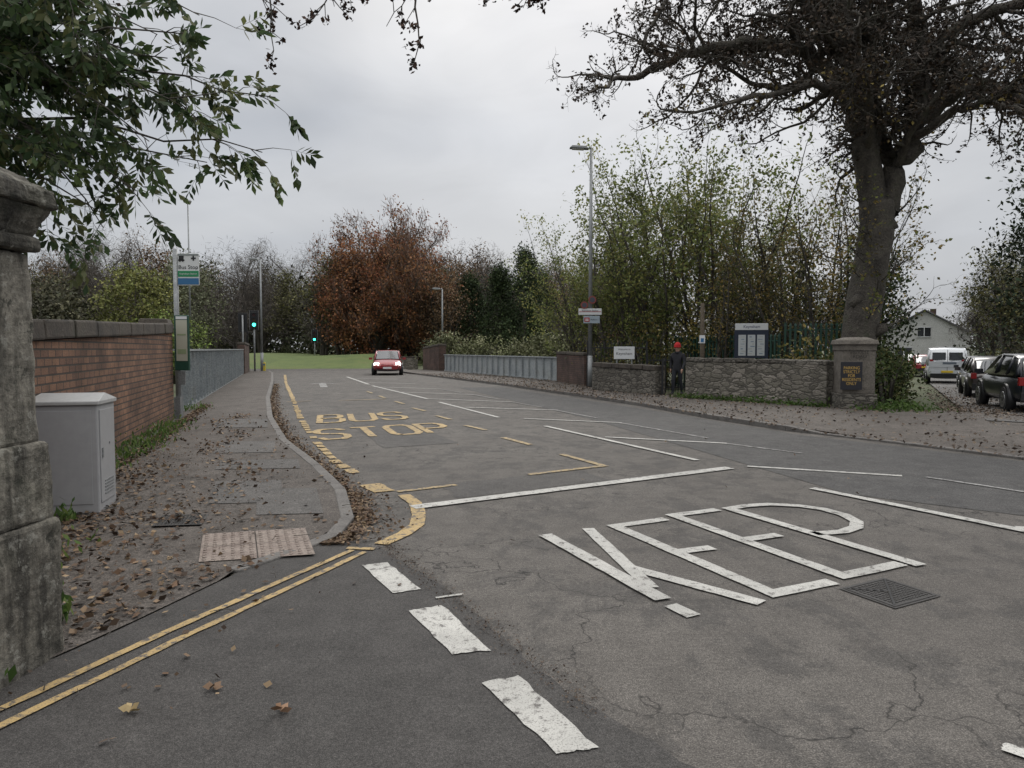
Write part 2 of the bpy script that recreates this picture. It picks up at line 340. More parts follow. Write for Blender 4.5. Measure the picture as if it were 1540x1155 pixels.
# drive
G=MB(); D=Vector((.47,.883)); Nn=Vector((.883,-.47)); st=Vector((9.7,14.6))
for j in range(50):
    for i in range(10):
        p=st+D*(j*1.1)+Nn*(i*.95 -.0); G.v.append((p.x,p.y,H(p.x,p.y)+(.045 if j<3 else .03)+.06*max(0,1-j/3)))
for j in range(49):
    for i in range(9): k=j*10+i; G.f.append((k,k+1,k+11,k+10)[::-1]); G.m.append(0); G.sm.append(True)
G.obj('driveway',[asphalt('driveway_tarmac',(.10,.095,.09),(.12,.115,.11),(.085,.08,.075),.3,.5)])

# ------------------------------------------------------------ markings
zc=[.009]
def stroke(G,pts,w,closed=False,rag=.06):
    zc[0]+=.0006
    if zc[0]>.0145: zc[0]=.009
    P0=[Vector(p) for p in pts]; P=[]
    for a,b in zip(P0,P0[1:]):
        k=max(1,int((b-a).length/.12)) if a.y<16 else 1
        for i in range(k): P.append(a.lerp(b,i/k))
    P.append(P0[-1]); n=len(P); Lf=[];Rt=[]
    for i in range(n):
        a,b=P[max(0,i-1)],P[min(n-1,i+1)]
        d1=(P[i]-a).normalized() if (P[i]-a).length>1e-6 else (b-P[i]).normalized()
        d2=(b-P[i]).normalized() if (b-P[i]).length>1e-6 else d1
        t=(d1+d2); t=t.normalized() if t.length>.1 else d1
        nn=Vector((-t.y,t.x)); c=max(.45,nn.dot(Vector((-d1.y,d1.x)))); h=w/2/c
        Lf.append(P[i]+nn*h*(1+R.uniform(-rag,rag))); Rt.append(P[i]-nn*h*(1+R.uniform(-rag,rag)))
    for i in range(n-1):
        j=i+1; G.quad([(Rt[i].x,Rt[i].y,zc[0]),(Rt[j].x,Rt[j].y,zc[0]),(Lf[j].x,Lf[j].y,zc[0]),(Lf[i].x,Lf[i].y,zc[0])])
LET={'B':[[(0,0),(0,1),(.7,1),(.88,.88),(.88,.64),(.7,.53),(.05,.53)],[(.7,.53),(.95,.4),(.95,.13),(.75,0),(.05,0)]],
'U':[[(0,1),(0,.15),(.2,0),(.8,0),(1,.15),(1,1)]],
'S':[[(1,.82),(.8,1),(.2,1),(0,.85),(0,.64),(.2,.53),(.8,.47),(1,.35),(1,.13),(.8,0),(.2,0),(0,.17)]],
'T':[[(0,1),(1,1)],[(.5,.97),(.5,0)]],
'O':[[(.2,0),(.8,0),(1,.15),(1,.85),(.8,1),(.2,1),(0,.85),(0,.15),(.2,0)]],
'P':[[(0,0),(0,1),(.75,1),(1,.85),(1,.6),(.75,.47),(.05,.47)]]}
def word(G,s,o,A,B,w):
    o=Vector(o);A=Vector(A);B=Vector(B);n=len(s)
    for i,ch in enumerate(s):
        for st_ in LET[ch]: stroke(G,[tuple(o+A*((i+.1+u*.74)/n)+B*v) for u,v in st_],w)
G=MB()
word(G,'STOP',(-3.32,12.15),(2.35,1.35),(-.50,1.5),.14); word(G,'BUS',(-4.08,14.9),(1.85,1.0),(-.45,1.75),.14)
G.obj('bus_stop_lettering',[M_yel])
G=MB()
stroke(G,[(-1.24,7.72),(-.64,8.12)],.09); stroke(G,[(.727,10.5),(1.22,9.45),(.2,8.78)],.10)
for a,b in [((-.16,12.5),(.30,11.55)),((-.95,14.5),(-.5,13.65)),((-2.61,18.8),(-2.17,17.9)),((-3.45,21.2),(-3.05,20.2)),((-1.75,16.6),(-1.35,15.7)),((-4.4,23.7),(-4.0,22.6)),((-5.3,26.2),(-4.9,25.1))]: stroke(G,[a,b],.11)
stroke(G,[(-5.2,21.5),(-3.9,22.1)],.1); stroke(G,[(-6.6,21),(-6.0,21.4)],.1)
G.obj('bus_bay_marking',[M_yelf])
G=MB()
stroke(G,[(-1.15,7.55),(-.97,7.15),(-.87,6.65),(-.84,6.25),(-.90,5.95),(-1.04,5.62)],.13)
stroke(G,[(-1.62,8.15),(-1.38,7.72)],.24,rag=.15)
yl=[(-1.75,8.45),(-1.95,8.9),(-2.36,9.65),(-3.3,12),(-4.7,15.9),(-6.75,22.1),(-10.4,33),(-13.6,43)]
P=[Vector(p) for p in yl]
for a,b in zip(P,P[1:]):
    k=max(1,round((b-a).length/.42))
    for i in range(k):
        if R.random()<.85:
            q=a.lerp(b,i/k); q2=a.lerp(b,(i+(.75 if a.y<20 else 1))/k); stroke(G,[tuple(q),tuple(q2)],R.uniform(.10,.15),rag=.25)
for off in (0,.14):
    stroke(G,[(-1.12-off*.75,5.40+off*.3),(-1.45-off,4.55+off*.2),(-1.78-off,3.73+off*.2),(-2.09-off,2.87+off*.2),(-2.6-off,1.5)],.05,rag=.18)
stroke(G,[(-1.06,5.47),(-1.28,5.50)],.06)
G.obj('yellow_line_marking',[M_yel])
G=MB()
def ragged(q,z):
    P=[Vector(p) for p in q]; o=[]
    for a,b in zip(P,P[1:]+P[:1]):
        for i in range(8): o.append(a.lerp(b,i/8)+Vector((R.uniform(-.007,.007),R.uniform(-.007,.007))))
    G.quad([(p.x,p.y,z) for p in o][::-1])
for q in [[(-1.07,5.06),(-.90,5.13),(-.589,4.55),(-.756,4.47)],[(-.608,4.17),(-.42,4.26),(-.109,3.61),(-.302,3.56)],[(-.145,3.25),(.031,3.32),(.334,2.71),(.172,2.67)],[(.47,2.3),(.66,2.36),(.98,1.7),(.8,1.65)],[(1.877,2.69),(1.93,2.74),(2.6,2.3),(2.5,2.2)]]: ragged(q,.010)
stroke(G,[(-.473,4.38),(-.306,4.45)],.03,rag=.4)
stroke(G,[(-.97,6.93),(2.83,9.27)],.17)
K=.115
stroke(G,[(.275,5.9),(.93,4.35)],K*1.05); stroke(G,[(.96,4.27),(1.06,4.09)],.10,rag=.3)
stroke(G,[(.655,6.12),(.90,4.58)],K*.9); stroke(G,[(.82,5.02),(1.52,4.30)],K)
stroke(G,[(1.40,6.46),(.90,6.2),(1.65,4.47),(2.13,4.70)],K); stroke(G,[(1.26,5.4),(1.56,5.52)],K)
stroke(G,[(1.98,6.84),(1.50,6.6),(2.25,4.82),(2.80,5.10)],K); stroke(G,[(1.87,5.74),(2.22,5.9)],K)
stroke(G,[(2.92,5.05),(2.10,6.88),(2.30,7.0),(2.55,7.07),(2.82,7.0),(3.0,6.85),(3.09,6.62),(3.08,6.35),(2.98,6.15),(2.8,6.0),(2.52,5.93)],K)
stroke(G,[(.66,14.35),(2.57,9.9)],.10); stroke(G,[(3.33,7.9),(4.36,6.0),(4.5,5.75)],.12); stroke(G,[(4.37,6.15),(4.6,6.1)],.1)
stroke(G,[(-2.13,20.9),(-.3,16.2)],.10); stroke(G,[(-5.9,30.3),(-2.6,22.2)],.12); stroke(G,[(-9.2,40),(-6.3,31.5)],.13)
for a,b in [((3.1,9.4),(4.75,8.68)),((1.63,12.55),(3.52,11.7)),((.27,15.9),(2.30,15.0)),((-1.23,19),(1.15,18.1)),((-2.69,22.3),(.0,20.9)),((-4.05,25.7),(-1.35,24.3)),((-5.4,29.3),(-2.8,27.9)),((-6.8,33.4),(-4.3,32)),((-8.2,38),(-5.8,36.6))]: stroke(G,[a,b],.10)
G.obj('white_line_marking',[M_white])
G=MB()
for a,b in [((3.5,11.7),(4.3,10.6)),((2.25,15),(3.4,12.4)),((5.0,8.6),(5.6,7.6)),((1.1,18.1),(1.9,16.0)),((-.05,21),(.8,19)),((-1.4,24.5),(-.4,22)),((-2.9,28),(-1.8,25.4))]: stroke(G,[a,b],.07,rag=.3)
stroke(G,[(-7.6,29),(-8.6,32.5)],.3); stroke(G,[(-7.9,32),(-8.6,32.6),(-8.9,31.7)],.2)
G.obj('lane_edge_marking',[M_whitef])
def rectstrip(G,c,ax,ay,w,z,m=0):
    c=Vector(c);ax=Vector(ax);ay=Vector(ay)
    P=[c-ax-ay,c+ax-ay,c+ax+ay,c-ax+ay]
    for i in range(4):
        a,b=P[i],P[(i+1)%4]; d=(b-a).normalized(); nn=Vector((-d.y,d.x))*w
        G.quad([(a.x,a.y,z),(b.x,b.y,z),(b.x+nn.x-d.x*w,b.y+nn.y-d.y*w,z),(a.x+nn.x+d.x*w,a.y+nn.y+d.y*w,z)],m)
G=MB(); c=Vector((2.40,4.50)); ax=Vector((.185,.10)); ay=Vector((-.08,.165))
M_rec=noisy('iron_recess',(.05,.047,.044),(.07,.066,.062),8,.85,90,.3)
G.quad([tuple(c+ax*a+ay*b)+(.007,) for a,b in((-1.1,-1.1),(1.1,-1.1),(1.1,1.1),(-1.1,1.1))],1)
rectstrip(G,c,ax,ay,.016,.011)
for a,b in (((-1,-1),(1,1)),((-1,1),(0,0))):
    p=c+ax*a[0]*.92+ay*a[1]*.92; q=c+ax*b[0]*.92+ay*b[1]*.92; d=(q-p).normalized(); nn=Vector((-d.y,d.x))*.006
    z=.0135 if a==(-1,-1) else .0145; G.quad([(p.x-nn.x,p.y-nn.y,z),(q.x-nn.x,q.y-nn.y,z),(q.x+nn.x,q.y+nn.y,z),(p.x+nn.x,p.y+nn.y,z)],2)
for i in range(-5,6):
    for j in range(-5,6):
        p=c+ax*i*.155+ay*j*.155; G.box((p.x,p.y,.010),(.014,.014,.004),0,rz=.5)
G.obj('manhole_cover',[M_iron,M_rec,M_black])
G=MB(); c=Vector((-2.93,6.3)); ax=Vector((.20,.03)); ay=Vector((-.05,.20)); z=PZ(6.3)
G.quad([tuple(c+ax*a+ay*b)+(z+.005,) for a,b in((-1,-1),(1,-1),(1,1),(-1,1))],1); rectstrip(G,c,ax,ay,.02,z+.009)
for i in range(-6,7):
    for j in range(-6,7):
        p=c+ax*i*.14+ay*j*.14; G.box((p.x,p.y,z+.008),(.016,.016,.005),0,rz=.1)
G.obj('drain_cover',[M_rec,M_iron])
M_tact=noisy('tactile_slab',(.175,.135,.115),(.26,.215,.185),5,.9,60,.4,(.15,.12,.10))
G=MB(); o=Vector((-2.55,5.86)); d=Vector((.77,.19)).normalized(); e=Vector((.36,-.93)).normalized()
def bl(p,z):
    k=len(G.v)
    for rr,zz in((.0185,0),(.012,.008)):
        for t in range(6): G.v.append((p.x+rr*math.cos(t*1.047),p.y+rr*math.sin(t*1.047),z+zz))
    for t in range(6): G.f.append((k+t,k+(t+1)%6,k+6+(t+1)%6,k+6+t)); G.m.append(0); G.sm.append(False)
    G.f.append(tuple(k+6+t for t in range(6))); G.m.append(0); G.sm.append(False)
TACT=[]
for i,j in ((0,0),(1,0),(1,1),(0,1)):
    a=o+d*(.41*i)+e*(.41*j); P=[a,a+d*.4,a+d*.4+e*.4,a+e*.4]
    z=[PZ(p.y)+.008 for p in P]; G.quad([(p.x,p.y,zk) for p,zk in zip(P,z)][::-1],0); TACT.append(a+d*.2+e*.2)
    for u in range(6):
        for v in range(6):
            q=a+d*(.035+u*.066)+e*(.035+v*.066); bl(q,PZ(q.y)+.008)
G.obj('tactile_paving',[M_tact])
G=MB()
for (x,y,a,b) in ((-3.95,10.6,.42,.62),(-3.2,9.0,.5,.35),(-5.3,14,.5,.8),(-2.75,7.4,.35,.5),(-2.2,7.0,.3,.5)):
    c=Vector((x,y)); ax=Vector((a,.1*a)); ay=Vector((-.34*b,b)); G.quad([tuple(c+ax*p+ay*q)+(PZ(y+ax.y*p+ay.y*q)+.006,) for p,q in((-1,-1),(1,-1),(1,1),(-1,1))])
G.obj('pavement_patch',[M_patch])

# ------------------------------------------------------------ walls
def wall(name,p0,p1,h0,h1,th,mat,ch=.12,cov=.03,cm=None,z0=-.1,stones=.6,jit=.01):
    p0=Vector(p0);p1=Vector(p1); L=(p1-p0).length; rz=math.atan2(p1.y-p0.y,p1.x-p0.x)
    e=empty(name,(p0.x,p0.y,0),rz); G=MB()
    k=[(0,-th/2),(L,-th/2),(L,th/2),(0,th/2)]; hh=[h0-ch,h1-ch,h1-ch,h0-ch]
    G.v=[(x,y,z0) for x,y in k]+[(x,y,h) for (x,y),h in zip(k,hh)]
    for f in((0,3,2,1),(4,5,6,7),(0,1,5,4),(1,2,6,5),(2,3,7,6),(3,0,4,7)): G.f.append(f); G.m.append(0); G.sm.append(False)
    G.obj('masonry',[mat],e)
    G=MB(); x=0
    while x<L-.05:
        s=min(stones*R.uniform(.75,1.25),L-x); h=h0+(h1-h0)*(x+s/2)/L; j=R.uniform(-jit,jit)
        G.box((x+s/2,R.uniform(-jit,jit),h-ch/2+j+.003),(s-.012,th+2*cov,ch),0,ry=-math.atan2(h1-h0,L),rx=R.uniform(-jit,jit)*2,taper=.97); x+=s
    G.obj('coping',[cm or M_cope],e,bevel=.025 if ch>.1 else .01); return e
wall('brick_wall',(-4.05,4.7),(-7.16,14.75),1.76,2.08,.36,M_brick,.2,.04,stones=1.0)
wall('stone_wall',(5.42,21.85),(8.15,18.35),1.29,1.27,.42,M_rubble,.12,.02,cm=M_rubble2,stones=.35,jit=.02)
wall('stone_wall',(3.05,25.8),(4.75,23.0),1.08,1.02,.42,M_rubble2,.16,.04,stones=.5,jit=.01)
wall('brick_wall',(2.2,32.6),(3.05,28.6),1.45,1.4,.36,M_brick2,.12,.04,stones=.8)
wall('stone_wall',(-10.8,56),(-7.4,56.5),1.0,.95,.4,M_rubble,.1,.03)
wall('brick_wall',(-15.9,42.2),(-17.2,46.5),1.95,1.9,.4,M_brick2,.14,.04)
wall('brick_wall',(-4.7,48.6),(-6.2,52),1.9,1.7,.5,M_brick2,.14,.04)
G=MB(); G.box((0,0,1.0),(.62,.55,2.0),0); G.box((0,0,2.1),(.74,.66,.2),1,taper=.8); G.obj('brick_pier',[M_brick,M_cope],None,(-7.72,15.6,0),math.radians(108),bevel=.02)
M_par=noisy('parapet_paint',(.24,.265,.275),(.33,.355,.36),1.3,.6,25,.08,(.27,.28,.265))
def parapet(p0,p1,h,side):
    p0=Vector(p0);p1=Vector(p1); L=(p1-p0).length; rz=math.atan2(p1.y-p0.y,p1.x-p0.x); G=MB()
    G.box((L/2,0,(h-.04)/2+.05),(L,.025,h-.1)); G.box((L/2,0,h-.03),(L,.2,.045)); G.box((L/2,0,.14),(L,.10,.10))
    G.box((L/2,0,h-.12),(L,.055,.08))
    x=.1
    while x<L:
        G.box((x,0,(h+.08)/2),(.09,.075,h-.22)); G.box((x,side*.06,(h+.08)/2),(.016,.09,h-.22))
        for i in range(9):
            for dx in(-.03,.03):
                G.box((x+dx,side*.042,.25+i*(h-.45)/8),(.016,.016,.016),0)
        x+=.82
    return G.obj('bridge_parapet',[M_par],None,(p0.x,p0.y,0),rz)
parapet((-7.6,16.3),(-15.7,41.8),1.56,-1); parapet((2.25,32.6),(-4.5,48.2),1.2,1)
def displace(o,strength,size,lv=3):
    s=o.modifiers.new('s','SUBSURF'); s.subdivision_type='SIMPLE'; s.levels=lv; s.render_levels=lv
    t=bpy.data.textures.new('weather','CLOUDS'); t.noise_scale=size; t.noise_depth=3
    d=o.modifiers.new('d','DISPLACE'); d.texture=t; d.strength=strength; d.mid_level=.5; d.texture_coords='GLOBAL'
e=empty('stone_gate_pier',(-2.72,3.25,0),math.radians(-4))
def blk(nm,c,d,t=1,st=.03,m=None):
    G=MB(); G.box(c,d,0,taper=t); o=G.obj(nm,[m or M_stone],e,bevel=.02); displace(o,st,.10,5); return o
blk('plinth',(0,0,.34),(.80,.80,.72)); blk('plinth_upper',(0,0,.895),(.765,.765,.385),.98)
blk('shaft',(0,0,1.55),(.68,.68,.93),.97); blk('necking',(0,0,2.06),(.73,.73,.07),m=M_stoned)
blk('cornice',(0,0,2.17),(.68,.68,.15),1.2,.04,M_stoned); blk('cap_slab',(0,0,2.29),(.86,.86,.10),.97,.05,M_stoned); blk('cap_top',(-.03,0,2.40),(.80,.80,.12),.6,.06,M_stoned)
e=empty('gate_pier',(8.52,17.9,0),math.radians(-8))
M_pier=noisy('pier_stone',(.09,.08,.067),(.16,.142,.12),3,.9,30,.6,(.12,.11,.088))
def blk2(nm,c,d,t=1):
    G=MB(); G.box(c,d,0,taper=t); o=G.obj(nm,[M_rubble2 if nm=='base' else M_pier],e,bevel=.02); displace(o,.02,.12,4)
blk2('base',(0,0,.2),(.86,.86,.5)); blk2('shaft',(0,0,.98),(.76,.76,1.06)); blk2('frieze',(0,0,1.585),(.80,.80,.15)); blk2('cap',(0,0,1.72),(.90,.90,.12),.93); blk2('cap_top',(0,0,1.81),(.76,.76,.06),.6)
text('carved_lettering','PRIVATE\nROAD',.115,(.0,-.42,1.42),(math.pi/2,0,0),plain('carved',(.05,.045,.04),.9),e,.002)
e=empty('parking_sign',(8.26,17.47,.90),math.radians(-8)); G=MB(); G.box((0,0,0),(.50,.02,.68)); G.obj('plate',[plain('sign_black',(.015,.015,.02),.4)],e,bevel=.004)
text('lettering','PARKING\nSTRICTLY\nFOR\nRESIDENTS\nONLY',.105,(0,-.013,0),(math.pi/2,0,0),plain('gold_letter',(.50,.32,.08),.5),e,.001,sx=.85)

# ------------------------------------------------------------ street furniture
e=empty('utility_cabinet',(-4.12,6.72,PZ(6.5)),math.radians(13)); G=MB()
M_cab=noisy('cabinet_paint',(.30,.30,.305),(.34,.34,.345),1.0,.5,12,.02,fk=(.95,1.04))
G.box((0,0,.5),(.56,.50,1.0),0); G.obj('body',[M_cab],e,bevel=.012)
G=MB(); k=[(-.3,-.27),(.3,-.27),(.3,.27),(-.3,.27)]
G.v=[(x,y,1.0) for x,y in k]+[(x,y,1.035) for x,y in k]+[(-.27,0.02,1.10),(.27,0.02,1.10)]
for f in((0,3,2,1),(0,1,5,4),(1,2,6,5),(2,3,7,6),(3,0,4,7),(4,5,9,8),(5,6,9),(6,7,8,9),(7,4,8)): G.f.append(f); G.m.append(0); G.sm.append(False)
G.obj('roof',[noisy('cabinet_top',(.34,.34,.34),(.40,.40,.39),2,.5,20,.03,fk=(.9,1.05))],e,bevel=.008)
G=MB(); G.box((.284,.0,.52),(.008,.40,.86)); G.box((0,-.253,.52),(.46,.006,.86)); G.obj('door',[M_cab],e,bevel=.003)
G=MB(); G.box((.291,-.15,.55),(.01,.03,.09))
for i in range(5): G.box((.290,.02,.16+i*.03),(.006,.25,.012))
G.box((.292,.05,.62),(.004,.02,.02)); G.obj('vents',[M_galv],e)
# bus stop
e=empty('bus_stop_sign',(-6.98,15.0,0),0); G=MB(); G.cyl((0,0,0),(0,0,3.62),.05,sides=16); G.box((0,0,.3),(.13,.13,.5)); G.obj('pole',[M_galv],e)
G=MB(); G.box((.27,0,3.2),(.44,.03,.66)); G.obj('flag',[M_signw],e,bevel=.01)
G=MB(); G.box((.27,-.018,3.11),(.43,.006,.12),0); G.box((.27,-.018,2.955),(.43,.006,.13),1); G.box((.13,-.018,3.44),(.10,.006,.08),2); G.box((.13,-.018,3.39),(.13,.006,.03),2); G.cyl((.10,-.015,3.375),(.10,-.022,3.375),.018,m=2);G.cyl((.16,-.015,3.375),(.16,-.022,3.375),.018,m=2)
G.box((.38,-.018,3.43),(.03,.006,.10),2); G.box((.38,-.018,3.43),(.10,.007,.03),2); G.box((.27,-.018,3.505),(.43,.006,.04),3)
G.obj('flag_graphics',[M_green,M_blue,M_black,plain('sign_grey',(.25,.27,.27),.5)],e)
text('flag_lettering','Bus Stop',.115,(.27,-.018,3.245),(math.pi/2,0,0),M_black,e); text('flag_place','Keynsham Station',.05,(.27,-.023,3.11),(math.pi/2,0,0),M_signw,e)
G=MB(); G.box((.11,-.02,1.68),(.30,.07,1.15)); G.obj('timetable_case',[M_dgreen],e,bevel=.015)
G=MB(); G.box((.12,-.058,1.73),(.23,.005,.85),0); G.box((.12,-.058,2.2),(.23,.005,.06),1); G.box((.10,-.03,.95),(.14,.03,.28),2); G.box((.12,-.062,1.5),(.18,.004,.1),3); G.box((.12,-.062,1.85),(.18,.004,.03),3); G.obj('timetable',[plain('paper',(.42,.41,.33),.5),M_signw,M_galv,plain('paper2',(.26,.31,.18),.5)],e)
def lamp(loc,h,arm,rz,r=.085,headl=.75):
    e=empty('street_lamp',loc,rz); G=MB(); G.tube([(0,0,0),(0,0,1.3)],[r*1.25]*2,12); G.tube([(0,0,1.3),(0,0,h)],[r,r*.6],12)
    G.tube([(0,0,h-.05),(-arm*.3,0,h+.06),(-arm,0,h+.1)],[r*.5,r*.45,r*.4],8); G.obj('column',[M_galv],e)
    G=MB(); G.box((-arm-headl/2,0,h+.08),(headl,.28,.12),0,taper=.7,ry=.06); G.obj('lantern',[plain('lantern_grey',(.16,.17,.17),.5)],e,bevel=.03)
    G=MB(); G.box((-arm-headl/2-.05,0,h+.008),(headl*.6,.2,.03),0,ry=.06); G.obj('lens',[plain('lens',(.6,.6,.58),.2)],e,bevel=.01); return e
lamp((3.0,27.6,0),9.1,.08,0); lamp((-17.4,50,0),7.7,.1,math.radians(0)); lamp((-5.8,60,0),6.5,.1,0); lamp((-19.2,43,0),10.1,.1,math.radians(120),.06)
e=empty('station_direction_sign',(2.97,27.42,0),0); G=MB(); G.box((0,0,2.97),(.88,.03,.24),0); G.box((.06,0,2.67),(.62,.03,.28),1); G.obj('panels',[M_signw,plain('sign_pale_blue',(.30,.36,.40),.5)],e,bevel=.01)
G=MB(); G.box((0,-.018,2.97),(.84,.006,.018),1); G.box((-.12,-.018,2.67),(.20,.006,.16),1); G.box((-.12,-.023,2.69),(.12,.006,.03),2);G.box((-.12,-.023,2.64),(.12,.006,.03),2); G.obj('graphics',[M_signw,plain('rail_red',(.35,.03,.03),.5),M_signw],e)
text('lettering','Keynsham Station',.085,(0,-.02,3.01),(math.pi/2,0,0),M_black,e); text('lettering2','Platform 1',.07,(.17,-.02,2.67),(math.pi/2,0,0),M_black,e)
G=MB(); G.cyl((.08,0,3.42),(.08,-.03,3.42),.15,m=0); G.cyl((.08,-.03,3.42),(.08,-.035,3.42),.10,m=1); G.cyl((-.22,0,3.22),(-.22,-.03,3.22),.14,m=0);G.cyl((-.22,-.03,3.22),(-.22,-.036,3.22),.09,m=1); G.obj('roundels',[plain('hp_red',(.22,.05,.04),.5),plain('hp_dark',(.06,.06,.08),.5)],e)
def tlight(loc,h,rz,s=1,lit=True):
    e=empty('traffic_light',loc,rz,s); G=MB(); G.cyl((0,0,-1 if loc[2]>.1 else 0),(0,0,h),.057,sides=12); G.obj('pole',[M_galv],e)
    G=MB(); G.box((0,-.14,h-.5),(.30,.22,1.02)); G.box((0,-.04,h-.5),(.56,.02,1.26),0); G.obj('head',[M_black],e,bevel=.02)
    G=MB()
    for x in(-.275,.275): G.box((x,-.055,h-.5),(.02,.006,1.26))
    G.obj('backboard_border',[plain('border',(.25,.25,.25),.5)],e)
    for i,(nm,c,em) in enumerate((('red_lens',(.05,.005,.005),0),('amber_lens',(.06,.03,.003),0),('green_lens',(.0,.6,.35),6 if lit else 0))):
        z=h-.17-.32*i; G=MB(); G.cyl((0,-.25,z),(0,-.262,z),.105,sides=20); G.obj(nm,[plain(nm,c,.3,0,(.05,1,.62) if em else None,em)],e)
        G=MB()
        for t in range(8):
            a=math.radians(-10+t*25); b=math.radians(-10+(t+1)*25)
            G.quad([(math.cos(a)*.125,-.25,z+math.sin(a)*.125),(math.cos(b)*.125,-.25,z+math.sin(b)*.125),(math.cos(b)*.125,-.44,z+math.sin(b)*.125),(math.cos(a)*.125,-.44,z+math.sin(a)*.125)])
        G.obj('visor',[M_black],e)
tlight((-16.9,47.2,0),3.95,math.radians(18),1.0); tlight((-19.2,70,1.0),2.3,math.radians(10)); tlight((-17.8,47.6,0),3.8,math.radians(200),1,False)
tlight((-22.3,60,.6),2.6,math.radians(190),1,False)
e=empty('traffic_bollard',(-16.75,48.6,.0),0,.7); G=MB(); G.box((0,0,.5),(.24,.16,.9),0,taper=.85); G.obj('body',[plain('bollard_yellow',(.55,.42,.05),.5)],e,bevel=.04); G=MB(); G.cyl((0,-.08,.72),(0,-.095,.72),.09); G.obj('disc',[M_blue],e); G=MB(); G.box((0,0,.03),(.4,.3,.1)); G.obj('base',[M_black],e)
e=empty('wooden_post',(5.8,21.95,0)); G=MB(); G.tube([(0,0,0),(.01,0,1.5),(0,0,2.95)],[.075,.07,.06],10); G.obj('post',[noisy('timber',(.07,.055,.038),(.12,.095,.065),5,.9,40,.5)],e)
G=MB(); G.box((-.02,-.085,1.85),(.17,.015,.24)); G.obj('notice',[M_signw],e); G=MB(); G.box((-.02,-.096,1.82),(.09,.006,.12)); G.obj('notice_mark',[M_blue],e)
e=empty('noticeboard',(8.05,24.2,0),math.radians(-12)); G=MB()
for x in(-.50,.50): G.box((x,0,1.1),(.09,.09,2.2))
G.box((0,0,1.75),(1.0,.08,1.0)); G.obj('frame',[plain('navy_paint',(.012,.02,.04),.5)],e,bevel=.008)
G=MB(); G.box((0,-.01,2.30),(1.05,.1,.22)); G.obj('header',[M_signw],e,bevel=.008)
G=MB()
for x in(-.30,0,.30): G.box((x,-.045,1.68),(.24,.01,.70),0)
for i in range(24): G.box((-.30+.30*(i%3)+R.uniform(-.05,.05),-.052,1.40+(i//3)*.08),(R.uniform(.06,.16),.004,R.uniform(.01,.04)),1+i%2)
G.obj('posters',[plain('poster',(.48,.50,.50),.4),plain('ink',(.2,.25,.3),.5),plain('ink2',(.4,.4,.37),.5)],e)
text('header_text','Keynsham',.13,(0,-.065,2.3),(math.pi/2,0,0),plain('navy',(.02,.03,.1),.5),e)
e=empty('welcome_sign',(3.95,25.3,0),math.radians(-12)); G=MB()
for x in(-.26,.26): G.box((x,.02,.8),(.05,.04,1.6))
G.obj('posts',[M_galv],e); G=MB(); G.box((0,-.02,1.42),(.72,.02,.44)); G.obj('panel',[M_signw],e,bevel=.005)
text('lettering','Welcome to',.085,(0,-.032,1.54),(math.pi/2,0,0),M_black,e); text('lettering2','Keynsham',.135,(0,-.032,1.39),(math.pi/2,0,0),M_black,e)
def rail(name,p0,p1,h,gap,mat,w=.02,spear=True,z0=0):
    p0=Vector(p0);p1=Vector(p1); L=(p1-p0).length; rz=math.atan2(p1.y-p0.y,p1.x-p0.x); G=MB(); x=0
    while x<=L:
        G.box((x,0,h/2),(w,w,h))
        if spear: G.box((x,0,h+.04),(w*1.6,w*1.2,.09),taper=.1)
        x+=gap
    for z in(.18,h-.15): G.box((L/2,0,z),(L,.03,.045))
    for x in (0,L): G.box((x,0,h/2+.05),(.06,.06,h+.1))
    return G.obj(name,[mat],None,(p0.x,p0.y,z0),rz)
rail('iron_railings',(2.9,27.6),(5.1,27.2),1.75,.13,M_black); rail('iron_gate',(4.80,22.9),(5.2,24.4),1.15,.11,M_black); rail('iron_railings',(4.9,26.0),(6.3,25.8),1.3,.11,M_black)
rail('palisade_fence',(9.3,24.5),(11.6,23.6),2.35,.16,M_dgreen,.07); rail('palisade_fence',(6.6,29),(9.3,25),2.0,.16,M_dgreen,.06)

# ------------------------------------------------------------ house
e=empty('white_house',(54.2,95,-.4),math.radians(-28)); G=MB(); w2,d2,eh,rh=4.9,5.4,3.9,6.8
M_rend=noisy('render_white',(.42,.42,.40),(.50,.50,.48),.8,.8,10,.1)
G.v=[(-w2,-d2,0),(w2,-d2,0),(w2,d2,0),(-w2,d2,0),(-w2,-d2,eh),(w2,-d2,eh),(w2,d2,eh),(-w2,d2,eh),(0,-d2,rh-.1),(0,d2,rh-.1)]
for f in((0,1,5,8,4),(1,2,6,5),(2,3,7,9,6),(3,0,4,7)): G.f.append(f); G.m.append(0); G.sm.append(False)
G.obj('walls',[M_rend],e)
G=MB(); sl=math.atan2(rh-eh,w2); LL=math.hypot(rh-eh,w2)+.5
for s in(-1,1): G.box((s*(w2/2+.15),0,(eh+rh)/2-.02),(LL,2*d2+.8,.14),0,ry=s*sl)
G.obj('roof',[noisy('slate',(.09,.09,.10),(.13,.13,.14),3,.7,20,.3)],e)
G=MB()
for x,z,ww in((-2.2,1.6,1.8),(2.2,1.6,1.8),(0,4.1,1.4)):
    G.box((x,-d2-.02,z),(ww,.06,1.2),0); G.box((x,-d2-.06,z),(.08,.05,1.2),1); G.box((x,-d2-.06,z-.62),(ww+.2,.1,.08),1); G.box((x,-d2-.06,z+.58),(ww+.1,.06,.07),1)
G.obj('windows',[M_glass,M_signw],e); G=MB(); G.box((1.2,2,6.6),(.7,.7,1.4)); G.obj('chimney',[M_brick2],e)

